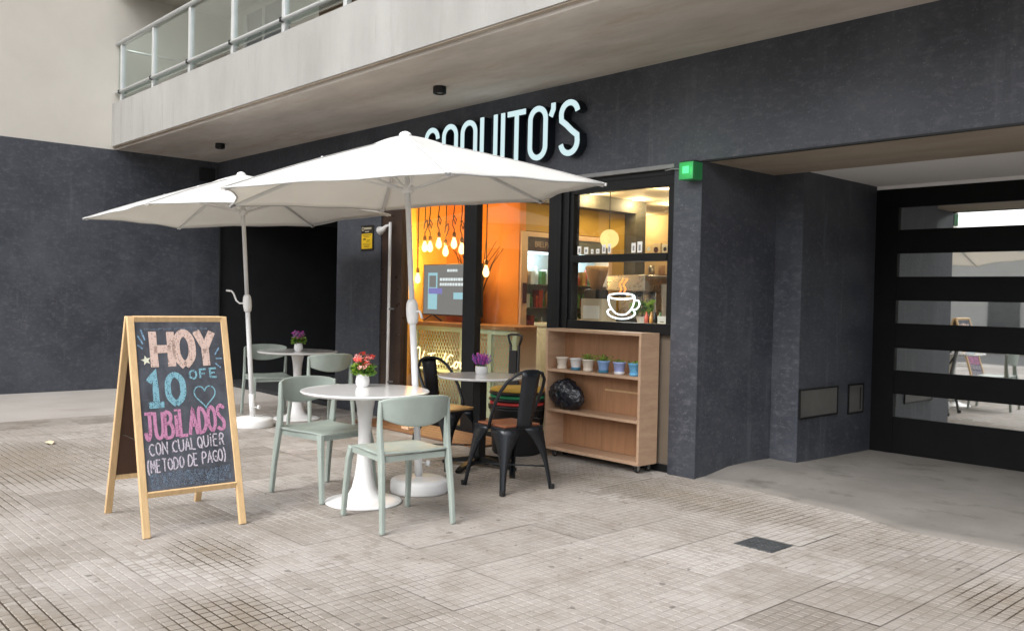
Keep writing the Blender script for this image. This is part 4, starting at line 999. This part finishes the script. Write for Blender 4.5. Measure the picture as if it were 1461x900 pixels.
# six little pots on the shelf
rn = random.Random(21)
pots = [(-5.315, 'pot_cream', 'pot_cream', 0, 'small cream pot with bare soil at the left end of the shelf'), (-5.155, 'pot_white', 'saucer_teal', 0, 'small white pot on a teal saucer with bare soil on the shelf'), (-5.015, 'pot_cream', 'pot_cream', 2, 'small cream pot with the tallest green sprouts on the shelf'),
        (-4.845, 'pot_blue', 'saucer_teal', 2, 'small pale blue pot on a blue saucer with green sprouts'), (-4.675, 'pot_lilac', 'pot_white', 1, 'small lilac blue pot on a white saucer with sparse sprouts'), (-4.515, 'pot_sky', 'pot_sky', 1, 'small bright sky blue pot at the right end of the shelf')]
for x, m1, m2, lv, lb in pots:
    t = thing('plant_pot', lb, 'pot', (x, 5.49, .762), 0, 'little pots on the wheeled shelf')
    MB().lathe([(.036, .012), (.050, .088), (.054, .090), (.054, .100), (.048, .100), (.045, .085)], 22, caps=False).build('pot', m1, t)
    MB().lathe([(.036, 0), (.042, .004), (.044, .024), (.038, .024), (.036, .012)], 22).build('saucer', m2, t)
    MB().lathe([(.001, .086), (.045, .086)], 14, caps=False).build('soil', 'soil', t)
    if lv:
        f = MB()
        for _ in range(26*lv):
            a = rn.uniform(0, 6.28); q = math.sqrt(rn.random()); p = Vector((.04*q*math.cos(a), .04*q*math.sin(a), .085)); tip = p*1.0+Vector((.03*rn.uniform(-1,1), .03*rn.uniform(-1,1), rn.uniform(.01, .024*lv)))
            f.tube([tuple(p), tuple(tip)], .0012, 4, caps=False); tuft(f, tuple(tip), .006, .006, 2, .016, 2, 1, rn)
        f.build('sprouts', ['leaf', 'leaf2'], t, kind='stuff')
# black rubbish bag on the middle shelf
bm = bmesh.new(); bmesh.ops.create_icosphere(bm, subdivisions=5, radius=1)
for v in bm.verts:
    p = v.co.copy(); a = math.atan2(p.y, p.x); t_ = (p.z+1)/2
    rg = 1-abs(mn.noise(p*2.4+Vector((1,5,2))))*2; rg2 = 1-abs(mn.noise(p*5.0+Vector((7,2,1))))*2
    k = .93+.15*mn.noise(p*1.2+Vector((3,1,2)))+.10*rg*rg*(rg > 0)+.045*rg2*rg2*(rg2 > 0)
    v.co = Vector((p.x*(.160+.035*(1-t_))*k, p.y*.100*k, max(-.135, p.z*.138*k-.045*abs(p.x)*t_)))
me = bpy.data.meshes.new('rubbish_bag'); bm.to_mesh(me); bm.free()
for pl in me.polygons: pl.use_smooth = True
me.materials.append(M['bag']); o = bpy.data.objects.new('rubbish_bag', me); COL.objects.link(o); o.location = (-5.262, 5.50, .5555)
tag(o, 'shiny black plastic bag bundled on the middle shelf', 'bag')

# stacked colour stools on a black tub beside the shelf, folded trolley in the doorway
sx, sy = -5.70, 5.33
t = thing('black_tub', 'black plastic tub standing behind the metal chair', 'tub', (sx, sy, 0))
MB().lathe([(.20, .0), (.215, .02), (.24, .38), (.255, .39), (.255, .405), (.235, .405), (.21, .04)], 32, caps=False).build('body', 'black_plastic', t)
MB().lathe([(.001, .03), (.21, .03)], 24, caps=False).build('bottom', 'black_plastic', t)
for k in range(2): MB().tube([(.25*(1 if k else -1), -.05, .34), (.285*(1 if k else -1), 0, .33), (.25*(1 if k else -1), .05, .34)], .01, 8).build('handle', 'black_plastic', t)
for k, (m, lb) in enumerate((('seat_red', 'red round cushion in a black rim, lowest in the stack'), ('seat_green', 'green round cushion in a black rim, middle of the stack'), ('seat_yellow', 'yellow round cushion in a black rim, top of the stack'))):
    t = thing('stool_cushion', lb, 'cushion', (sx+.006*k, sy, .406+k*.058), 0, 'stacked round cushions')
    MB().lathe([(.20, 0), (.252, .002), (.258, .012), (.254, .022), (.20, .024)], 36).build('rim', 'black_plastic', t)
    MB().lathe([(.19, .024), (.236, .025), (.246, .036), (.240, .050), (.18, .057), (.05, .0575)], 36).build('cushion', m, t)
t = thing('folded_trolley', 'black folded hand trolley with a loop handle by the cafe door', 'trolley', (-5.985, 5.50, 0))
for s_ in (-1, 1):
    MB().tube([(s_*.05, .03, .06), (s_*.055, .04, .5), (s_*.055, .05, .93)], .014, 8).build('rail', 'black_plastic', t)
    o = MB().lathe([(.01, -.015), (.055, -.013), (.06, 0), (.055, .013), (.01, .015)], 20).build('wheel', 'rubber', t); o.rotation_euler = (0, R(90), 0); o.location = (s_*.10, .05, .06)
MB().rbox((-.048, .02, .25), (.048, .06, .88), .01).build('webbing', 'black_plastic', t)
MB().tube([(-.055, .05, .92), (-.085, .05, .985), (-.09, .05, 1.015), (-.05, .05, 1.025), (.05, .05, 1.025), (.09, .05, 1.015), (.085, .05, .985), (.055, .05, .92)], .011, 8).build('loop_handle', 'black_plastic', t)
MB().rbox((-.12, -.12, .012), (.12, .04, .024), .004).build('toe_plate', 'black_plastic', t)
t = thing('floor_lantern', 'small lit lantern box on the floor by the cafe glass', 'lamp', (-7.25, 5.30, .022))
MB().rbox((-.06, -.06, 0), (.06, .06, .02), .003).build('base', 'peach', t); MB().rbox((-.06, -.06, .17), (.06, .06, .19), .003).build('cap', 'peach', t)
for a in (-1, 1):
    for b_ in (-1, 1): MB().rbox((a*.055-.006, b_*.055-.006, .02), (a*.055+.006, b_*.055+.006, .17), .002).build('post', 'peach', t)
MB().lathe([(.02, .02), (.032, .05), (.028, .12), (.01, .14)], 14).build('candle_glow', 'globe', t)

# ================================================================== SHOP INTERIOR THINGS
# bar counter with expanded metal front
t = thing('bar_counter', 'pale green metal bar counter with mesh front and wooden top inside the shop', 'counter', (-7.9, 6.5, .02))
MB().rbox((-.96, -.02, .985), (.92, .56, 1.03), .004).build('counter_top', 'bartop', t)
for x in (-.93, -.02, .47, .88): MB().rbox((x-.03, 0, 0), (x+.03, .05, .984), .004).build('post', 'sagebar', t)
for z in (.02, .93): MB().rbox((-.9, .003, z), (.85, .047, z+.055), .004).build('rail', 'sagebar', t)
MB().rbox((-.9, .003, .44), (.85, .04, .475), .004).build('rail', 'sagebar', t)
mm = MB(); W_, H_ = 1.78, .86; s_ = .052
k = -40
while k < 80:
    for sg_ in (1, -1):
        # diagonal strips clipped to the panel
        pts = []; u0 = k*s_
        if sg_ == 1: a = Vector((u0, 0)); d = Vector((1, 1.7))
        else: a = Vector((u0, 0)); d = Vector((-1, 1.7))
        T = H_/1.7; p0 = a; p1 = a+d*T
        lo, hi = 0.0, 1.0
        dx = p1.x-p0.x
        for bnd, sgn in ((0, 1), (W_, -1)):
            v0 = (p0.x-bnd)*sgn; v1 = (p1.x-bnd)*sgn
            if v0 < 0 and v1 < 0: lo = 2
            elif v0 < 0: lo = max(lo, v0/(v0-v1))
            elif v1 < 0: hi = min(hi, v0/(v0-v1))
        if lo < hi:
            q0 = p0.lerp(p1, lo); q1 = p0.lerp(p1, hi)
            mm.bar([(-.91+q0.x, .028+.004*sg_, .075+q0.y), (-.91+q1.x, .028+.004*sg_, .075+q1.y)], .009, .004, (1, 0, -.6*sg_))
    k += 1
mm.build('mesh_front', 'sagebar', t, kind='stuff')
MB().box((-.93, .50, .06), (.88, .53, .98)).build('inner_panel', 'peach', t)
MB().rbox((-.9, .08, .40), (.85, .48, .425), .003).build('inner_shelf', 'bartop', t)
# neon script on the counter
t = thing('neon_script', 'warm white neon script lettering on the mesh counter front', 'sign', (-8.74, 6.478, .50))
Np = [[(0,.22),(.03,.245),(.06,.23),(.05,.12),(.06,.04),(.12,.13),(.15,.20)], [(.14,.06),(.19,.14),(.20,.06),(.23,.05),(.27,.12),(.30,.20),(.27,.07),(.31,.05),(.36,.12)], [(.22,.165),(.36,.185)], [(.36,.12),(.32,.10),(.33,.05),(.38,.07),(.40,.12),(.39,.05),(.45,.07)],
      [(.52,.10),(.56,.20)], [(.70,.17),(.64,.19),(.57,.10),(.60,.03),(.70,.05),(.76,.11)], [(.76,.11),(.72,.09),(.73,.03),(.78,.04),(.80,.10),(.76,.11),(.84,.10)], [(.90,.11),(.85,.11),(.83,.05),(.88,.02),(.91,.10),(.90,-.04),(.86,-.09),(.82,-.05)], [(.02,-.01),(.20,.0),(.40,-.012)]]
for p in Np: MB().tube([(a, 0, b) for a, b in smooth2(p)], .0085, 7).build('neon_stroke', 'neon_warm', t)
lamp('neon_light', (.45, -.12, .1), 5, (1, .72, .34), .2, t)
# television
t = thing('television', 'flat television on splayed feet standing on the bar counter', 'television', (-8.40, 6.72, 1.05))
tv = MB().rbox((-.557, 0, .075), (.557, .035, .705), .006).build('screen_housing', 'tvgrey', t)
MB().box((-.545, -.003, .092), (.545, .0, .695)).build('screen', 'screen', tv)
MB().rbox((-.455, -.006, .15), (-.27, -.0032, .60), .002).build('phone_graphic', 'screen_blue', tv)
MB().box((-.44, -.0075, .34), (-.17, -.0062, .41)).build('purple_band', 'screen_purple', tv)
MB().box((-.43, -.0075, .42), (-.295, -.0062, .565)).build('phone_screen', 'screen', tv)
x = MB()
for z, a, b, hh in ((.50, -.22, .36, .035), (.44, -.22, .30, .035), (.61, -.08, .12, .03)):
    u = a
    while u < b: L = random.uniform(.025, .05); x.box((u, -.0055, z), (min(u+L, b), -.0032, z+hh)); u += L+.012
x.build('caption_marks', 'screen_white', tv)
MB().box((.05, -.0055, .28), (.26, -.0032, .36)).box((.36, -.0055, .15), (.50, -.0032, .58)).build('side_graphic', 'screen_blue', tv)
for s_ in (-1, 1): MB().tube([(s_*.38-.09, -.06, .006), (s_*.38, .015, .085), (s_*.38+.09, .09, .006)], .009, 6).build('foot', 'tvgrey', t)
# hanging filament bulbs
bl = [(-8.788, 1.975, 'leftmost of the upper cluster'), (-8.675, 1.971, 'second from the left of the upper cluster'), (-8.516, 2.009, 'third from the left of the upper cluster'), (-8.37, 1.912, 'lowest of the upper cluster'), (-8.226, 2.0, 'fifth from the left of the upper cluster'), (-8.067, 1.93, 'just left of the black mullion'), (-7.762, 1.897, 'just right of the black mullion'), (-7.632, 1.664, 'lowest, right of the mullion, against the orange wall'), (-8.934, 1.587, 'low at the left beside the parasol pole')]
rn = random.Random(9)
for k, (x, z, lb) in enumerate(bl):
    t = thing('pendant_bulb', 'bare warm filament bulb on a cord, '+lb, 'lamp', (x, 6.6+rn.uniform(-.01, .01), z), 0, 'hanging filament bulbs')
    MB().lathe([(.004, -.075), (.020, -.068), (.034, -.045), (.037, -.02), (.030, .012), (.019, .04), (.016, .06)], 18).build('bulb', 'bulb', t)
    MB().lathe([(.019, .058), (.021, .065), (.021, .11), (.012, .122), (.006, .13)], 14).build('socket', 'brass', t)
    c = 2.66-z; sgn = rn.choice((-1, 1))
    loop = [(0, 0, .125), (0, 0, .16), (.03*sgn, 0, .20), (.045*sgn, .01, .26), (.02*sgn, .015, .32), (-.025*sgn, .01, .27), (-.02*sgn, 0, .21), (.012*sgn, -.01, .30), (.004*sgn, 0, .40), (0, 0, c)] if k < 6 else [(0, 0, .125), (0, 0, c)]
    MB().tube([(0,0,.12)]+[(a, b, d) for a, b, d in loop], .0065, 6).build('cord', 'cord', t)
    lamp('bulb_light', (0, -.07, -.02), 3.6, (1, .60, .22), .04, t)
# dry branches behind the television
t = thing('dry_branches', 'thin dry branches spreading on the wall behind the television', 'branches', (-8.35, 7.02, 1.05))
for k in range(11):
    a = rn.uniform(-.9, .9); L = rn.uniform(.85, 1.2)
    t_ = MB().tube([(a*.1, 0, .0), (a*.22, .03, L*.45), (a*.45, .02, L*.8), (a*.65+rn.uniform(-.1,.1), .04, L)], [.008, .007, .005, .003], 6).build('twig', 'rope', t)
# beige cabinet left of the counter
t = thing('side_cabinet', 'pale cabinet against the yellow wall left of the counter', 'cabinet', (-8.92, 6.1, .02))
MB().rbox((-.05, -.2, 0), (.02, .35, .86), .004).build('carcass', 'cream', t)
for z in (.05, .46): MB().rbox((.021, -.18, z), (.032, .33, z+.38), .003).build('door', 'cream', t)
# fridges along the mustard wall
for fi, (y0, y1, lb) in enumerate(((7.11, 7.86, 'glass door display fridge with maroon header beside the orange wall'), (7.95, 8.72, 'glass door display fridge seen through the serving window'))):
    X = -7.617
    t = thing('display_fridge', lb, 'fridge', (X-.25, (y0+y1)/2, .02), 0, 'display fridges'); ya, yb = y0-(y0+y1)/2, y1-(y0+y1)/2
    fb = MB(); fx = .25
    fb.box((-.02, ya, 0), (fx, ya+.03, 2.13)).box((-.02, yb-.03, 0), (fx, yb, 2.13)).box((-.02, ya+.03, 2.10), (fx, yb-.03, 2.13)).box((-.02, ya+.03, 0), (fx, yb-.03, .2)); fb.build('cabinet', 'peach', t)
    MB().box((-.018, ya+.03, .2), (.0, yb-.03, 2.10)).build('liner', 'fridge_in', t)
    d = MB()
    d.rbox((fx+.001, ya+.002, .2), (fx+.03, ya+.10, 2.12), .003).rbox((fx+.001, yb-.07, .2), (fx+.03, yb-.002, 2.12), .003).rbox((fx+.001, ya+.1, 2.07), (fx+.03, yb-.07, 2.12), .003).rbox((fx+.001, ya+.1, .2), (fx+.03, yb-.07, .27), .003)
    dd = d.build('door', 'peach', t)
    MB().rbox((fx+.03, ya+.03, 1.28), (fx+.055, ya+.075, 1.52), .004).build('handle', 'maroon', dd)
    MB().box((fx+.012, ya+.10, .27), (fx+.018, yb-.07, 2.07)).build('glass', 'fridge_glass', dd)
    hd = MB().box((fx-.02, ya+.10, 1.90), (fx+.011, yb-.07, 2.07)).build('header', 'maroon' if fi == 0 else 'grey_plastic', t)
    tx = MB(); u = 0; fn = lambda a, b, d_: (fx+.0112+d_, ya+.24+a, 1.955+b)
    for c in 'BRELPACK' if fi == 0 else '':
        for p in {'B': F['B'], 'R': F['R'], 'E': F['E'], 'L': F['L'], 'P': F['P'], 'A': F['A'], 'C': F['C'], 'K': [[(0,0),(0,1)],[(1,1),(0,.5),(1,0)]]}[c]: tx.ribbon([(u+a*.03, b*.06) for a, b in p], .008, fn, .0008)
        u += .042
    if fi == 0: tx.build('header_lettering', 'peach', hd)
    MB().box((fx-.06, ya+.05, 1.872), (fx-.03, yb-.05, 1.898)).build('light_strip', 'coolstrip', t)
    pr = MB(); rq = random.Random(40+fi); sh = MB()
    for z in (.30, .62, .93, 1.22, 1.50):
        sh.box((.0, ya+.03, z), (fx-.03, yb-.03, z+.012))
        y = ya+.07
        while y < yb-.10:
            wd = rq.uniform(.05, .09); hh = rq.uniform(.10, .22); pr.cm = rq.randrange(4)
            if rq.random() < .5: pr.box((.08, y, z+.012), (.19, y+wd*.9, z+.012+hh))
            else: pr.lathe([(wd*.42, 0), (wd*.42, hh*.7), (wd*.2, hh*.85), (wd*.18, hh)], 12, (.14, y+wd*.5, z+.012))
            y += wd*1.08
    sh.build('shelves', 'steel', t); pr.build('packaged_food', ['product_a', 'product_b', 'product_c', 'product_d'], t, kind='stuff')
    for yy in ((ya+yb)/2,): lamp('fridge_light', (fx-.06, yy, 1.83), 3.0, (.75, .92, 1), .05, t)
# ceiling downlights
for (x, y, lb) in ((-7.33, 8.10, 'nearest on the left'), (-7.34, 8.92, 'middle one'), (-7.35, 9.56, 'third along'), (-8.63, 10.5, 'farthest back'), (-6.34, 8.18, 'by the window corner')):
    t = thing('ceiling_downlight', 'round warm downlight on the shop ceiling, '+lb, 'lamp', (x, y, 2.66), 0, 'shop ceiling downlights')
    MB().lathe([(.088, -.012), (.095, -.006), (.095, 0)], 28).build('trim', 'white_paint', t)
    MB().lathe([(.002, -.0135), (.08, -.0135)], 28, caps=False).build('diffuser', 'downlight', t)
    lamp('downlight_lamp', (0, 0, -.06), 8.5, (1, .76, .42), .08, t)
t = thing('globe_pendant', 'glowing yellow globe lamp hanging inside the serving window', 'lamp', (-6.84, 7.8, 2.068))
MB().lathe([(.002, -.11)]+[(.11*math.sin(R(a)), -.11*math.cos(R(a))) for a in range(12, 170, 12)]+[(.012, .11)], 28).build('globe', 'globe', t)
MB().tube([(0, 0, .1), (0, 0, .592)], .005, 6).build('cord', 'cord', t); lamp('globe_light', (0, -.16, 0), 4, (1, .78, .35), .1, t)
# neon coffee cup in the window
t = thing('neon_cup', 'white neon coffee cup with orange steam hanging in the serving window', 'sign', (-4.905, 5.77, 1.20))
def nt_(p, m, nm, cl=False, r=.0066): MB().tube([(a*1.06, 0, b*.80) for a, b in p], r, 8, cl).build(nm, m, t)
nt_(arc(-.005, .242, .135, .030, 0, 360, 36)[:-1], 'neon_white', 'cup_rim', True)
nt_([(-.14, .24)]+smooth2([(-.14, .20), (-.125, .13), (-.06, .055), (0, .045), (.06, .055), (.115, .13), (.13, .20)], 2)+[(.13, .24)], 'neon_white', 'cup_bowl')
nt_(smooth2([(.132, .20), (.175, .205), (.185, .15), (.15, .105), (.10, .105)], 2), 'neon_white', 'cup_handle')
nt_(smooth2([(-.115, .105), (-.155, .085), (-.13, .03), (-.02, .0), (.09, .015), (.145, .06), (.125, .095)], 2), 'neon_white', 'saucer')
for dx in (-.02, .022): nt_(smooth2([(dx, .285), (dx+.018, .32), (dx-.012, .365), (dx+.02, .405), (dx+.032, .43)], 2), 'neon_orange', 'steam', False, .0065)
lamp('neon_cup_light', (0, .10, .15), 2.0, (.9, .95, 1), .1, t)
# work counter behind the serving window and what stands on it
t = thing('serving_counter', 'pale work counter just behind the serving window', 'counter', (-5.2, 6.2, .02))
MB().rbox((-.85, -.35, 1.08), (.86, .3, 1.115), .004).build('top', 'cream', t); MB().box((-.83, -.33, 0), (.84, .28, 1.079)).build('body', 'cream', t)
t = thing('cream_box', 'cream cardboard box on the serving counter left of the neon cup', 'box', (-5.55, 6.2, 1.135))
MB().rbox((-.13, -.10, 0), (.13, .10, .235), .004).build('carton', 'cardboard', t); MB().box((-.10, -.1025, .05), (.10, -.1003, .17)).build('side_label', 'paper', t)
t = thing('counter_plant', 'small leafy green plant on the serving counter right of the neon cup', 'plant', (-5.18, 6.38, 1.135)); MB().lathe([(.035, 0), (.05, .08), (.045, .08)], 18, caps=False).build('pot', 'pot_cream', t)
f = MB(); tuft(f, (0, 0, .09), .05, .10, 90, .08, 2, 1, random.Random(4)); f.build('leaves', ['leaf', 'leaf2'], t, kind='stuff'); MB().tube([(0,0,.05),(.01,0,.2),(.0,0,.28)], .006, 6).build('stem', 'bark', t)
t = thing('price_card', 'white price card standing at the right corner of the serving window', 'card', (-4.59, 5.92, 1.135)); MB().rbox((-.045, -.003, 0), (.045, .003, .10), .001).build('card', 'paper', t); MB().box((-.02, -.0045, .05), (.02, -.0032, .056)).build('ink_line', 'signink', t); MB().rbox((-.045, -.003, -.0), (.045, .05, .004), .001).build('stand', 'paper', t)
t = thing('napkin_tray', 'dark tray of small bottles beside the price card', 'tray', (-4.83, 6.1, 1.135)); MB().rbox((-.10, -.08, 0), (.10, .08, .02), .004).build('tray', 'bartop', t)
for k in range(4): MB().lathe([(.018, .02), (.02, .08), (.008, .11), (.008, .13)], 12, (-.07+k*.047, .01*(k % 2), 0)).build('bottle', ['product_a', 'product_c', 'tvgrey', 'product_b'][k], t)
t = thing('espresso_machine', 'steel espresso machine on the back counter behind the neon cup', 'coffee machine', (-6.37, 7.75, 1.12))
MB().rbox((-.27, -.2, .34), (.27, .22, .52), .012).build('head', 'steel', t); MB().rbox((-.27, .0, .05), (.27, .22, .339), .01).build('body', 'steel', t); MB().rbox((-.27, -.2, .0), (.27, .22, .05), .01).build('drip_tray', 'black_metal', t)
for dx in (-.12, .12): MB().lathe([(.035, .28), (.04, .30), (.04, .34)], 16, (dx, -.1, 0)).tube([(dx, -.12, .30), (dx, -.26, .29)], .012, 8).build('group_head', 'black_metal', t)
t = thing('coffee_grinder', 'coffee grinder with bean hopper beside the espresso machine', 'grinder', (-6.95, 7.72, 1.12)); MB().rbox((-.09, -.11, 0), (.09, .11, .36), .01).build('body', 'tvgrey', t); MB().lathe([(.06, .36), (.13, .56), (.135, .62), (.12, .63)], 24).build('hopper', 'cup', t)
t = thing('back_counter', 'steel fronted back counter carrying the coffee machine', 'counter', (-6.2, 7.85, .02)); MB().rbox((-1.2, -.32, 1.06), (1.5, .32, 1.10), .004).build('top', 'bartop', t); MB().box((-1.18, -.30, 0), (1.48, .30, 1.059)).build('body', 'greyglass', t)
t = thing('cup_stack', 'tall stack of paper cups on the back counter at the right', 'cups', (-5.88, 7.75, 1.12))
for k in range(4): MB().lathe([(.03, 0), (.042, .10), (.038, .10)], 16, (.09*k-.1, .02*(k % 2), 0), caps=False).lathe([(.03, .10), (.042, .42), (.044, .425), (.038, .425)], 16, (.09*k-.1, .02*(k % 2), 0), caps=False).build('cup_column', 'paper', t)
# shelf and pictures on the back wall
t = thing('wall_shelf', 'long wooden shelf on the back wall with cups and packets', 'shelf', (-8.3, 10.6, 1.72)); MB().rbox((-1.1, -.15, 0), (1.6, .18, .035), .004).build('board', 'bartop', t); MB().box((-1.1, .15, -.35), (1.6, .19, .0)).build('back_panel', 'bartop', t)
for k in range(13): MB().lathe([(.04, .035), (.05, .06), (.05, .17), (.046, .17)], 14, (-.9+k*.19, 0, 0)).build('jar', ['cup', 'product_d', 'product_c', 'paper', 'steel'][k % 5], t)
for k, (x, wd, z0, z1, lb) in enumerate(((-8.79, .10, 2.08, 2.22, 'small white framed print farthest left on the back wall'), (-8.64, .13, 2.08, 2.23, 'pale framed print second from left on the back wall'), (-8.50, .17, 2.04, 2.24, 'cream framed print with a round motif on the back wall'), (-8.33, .12, 2.07, 2.22, 'white framed print at the right on the back wall'))):
    t = thing('framed_print', lb, 'picture', (x, 10.79, z0), 0, 'prints on the back wall'); MB().rbox((-wd/2, -.02, 0), (wd/2, .009, z1-z0), .003).build('frame', ['frame_white', 'cream', 'cardboard', 'frame_white'][k], t); MB().lathe([(.002, 0), (wd*.26, 0)], 16, caps=False).build('motif', ['tvgrey', 'fridge_in', 'maroon', 'tvgrey'][k], t).rotation_euler = (R(90), 0, 0)
    t.children[-1].location = (0, -.0215, (z1-z0)/2)
t = thing('warm_light_panel', 'upright warm light strip on the back wall at the right', 'lamp', (-8.19, 10.78, 2.04)); MB().rbox((-.06, -.02, 0), (.06, .018, .24), .004).build('housing', 'cream', t); MB().box((-.05, -.024, .01), (.05, -.0205, .23)).build('diffuser', 'warmstrip', t)
t = thing('back_shelf_rack', 'tall rack of jars, boxes and paper bags on the right of the shop interior', 'rack', (-5.35, 9.3, .02))
for x in (-1.0, .95): MB().rbox((x-.02, -.02, 0), (x+.02, .02, 2.2), .003).build('upright', 'black_metal', t)
rq = random.Random(77)
for z in (1.15, 1.45, 1.78, 2.08):
    MB().rbox((-1.05, -.18, z), (1.0, .2, z+.03), .003).build('board', 'bartop', t)
    u = -.95
    while u < .9:
        wd = rq.uniform(.07, .16); hh = rq.uniform(.10, .22); m = rq.choice(['cardboard', 'paper', 'product_c', 'cup', 'product_d', 'steel', 'product_a', 'product_b', 'tvgrey'])
        if rq.random() < .55: MB().rbox((u, -.1, z+.03), (u+wd*.85, .08, z+.03+hh), .004).build('packet', m, t)
        else: MB().lathe([(wd*.4, 0), (wd*.42, hh*.65), (wd*.25, hh*.8), (wd*.25, hh)], 14, (u+wd*.45, 0, z+.03)).build('jar', m, t)
        u += wd
t = thing('hanging_menu', 'dark menu board with pale lines above the back counter', 'menu', (-5.9, 8.6, 2.18))
MB().rbox((-.35, -.012, 0), (.35, .012, .22), .004).build('board', 'tvgrey', t)
for k in range(4): MB().box((-.30, -.0145, .035+k*.045), (.10+.05*(k % 3), -.0122, .047+k*.045)).build('menu_line', 'paper', t)
for dx in (-.3, .3): MB().tube([(dx, 0, .22), (dx, 0, .48)], .003, 6).build('wire', 'black_metal', t)
# window decals along the meeting rail of the sash window
t = thing('window_decals', 'row of small white payment decals along the bottom of the upper sash', 'decals', (-4.9, 5.699, 1.75))
for k, (x, wd, hh) in enumerate(((-.44, .045, .07), (-.36, .05, .06), (-.29, .03, .04), (-.225, .04, .04), (-.155, .04, .075), (-.095, .035, .08), (.17, .045, .08), (.235, .05, .09))):
    MB().rbox((x-wd/2, -.0015, .005), (x+wd/2, -.0005, .005+hh), .0004).build('decal', 'paper', t); MB().box((x-wd*.22, -.0022, .02), (x+wd*.22, -.0016, .005+hh*.7)).build('decal_mark', 'grey_plastic', t)

# ================================================================== ACROSS THE STREET (seen in the glass)
def far_building(label, x0, x1, h, mat, yb=-24):
    t = thing('far_building', label, 'building', ((x0+x1)/2, yb-2, -.02), 0, 'buildings across the street'); w2 = (x1-x0)/2
    MB().box((-w2, -4, 0), (w2, 2, h)).build('wall', mat, t)
    nz = int(h//3); nxw = max(2, int((x1-x0)//2.4))
    for k in range(nz):
        for i in range(nxw):
            cx = -w2+(i+.5)*2*w2/nxw; z = 1.0+k*3.0 if k else .3
            wn = MB().rbox((cx-.6, 1.98, z), (cx+.6, 2.05, z+(1.6 if k else 2.2)), .02).build('window', 'winglass', t)
            MB().rbox((cx-.7, 2.0, z-.1), (cx+.7, 2.12, z), .02).build('sill', 'frame_white', wn)
    MB().rbox((-w2-.1, 1.9, h-.3), (w2+.1, 2.2, h), .03).build('cornice', 'frame_white', t)
far_building('pale single storey building across the street, seen only as a reflection', -17.5, -9.2, 4.6, 'pale'); far_building('low brick building across the street, seen only as a reflection', -9.1, -3.5, 4.0, 'brick'); far_building('tall pale block across the street right of the brick house, reflected only', -3.4, 6, 9.5, 'pale')
far_building('wide beige block across the street at far left, reflected only', -32, -17.6, 9, 'beige'); far_building('wide grey block across the street at far right, reflected only', 6.1, 22, 8, 'balc')
t = thing('bare_tree', 'bare street tree across the street, seen reflected in the gate glass', 'tree', (-14.2, -17.0, -.02))
rn = random.Random(2); tr = MB(); tr.tube([(0,0,0),(.03,0,1.2),(.0,.05,2.4),(.05,.02,3.2)], [.13,.11,.095,.08], 12); tr.build('trunk', 'bark', t)
br = MB()
def grow(p, d, L, r, dep):
    e = p+d*L; m = p.lerp(e, .5)+Vector((rn.uniform(-.05,.05)*L, rn.uniform(-.05,.05)*L, 0)); br.tube([tuple(p), tuple(m), tuple(e)], [r, r*.8, r*.6], 5, caps=False)
    if dep:
        for _ in range(3): grow(e, (d+Vector((rn.uniform(-.8,.8), rn.uniform(-.8,.8), rn.uniform(-.1,.7)))).normalized(), L*.72, r*.6, dep-1)
for _ in range(5): grow(Vector((.04,.02,3.1)), Vector((rn.uniform(-.8,.8), rn.uniform(-.8,.8), 1)).normalized(), 1.1, .05, 4)
br.build('crown', 'bark', t)
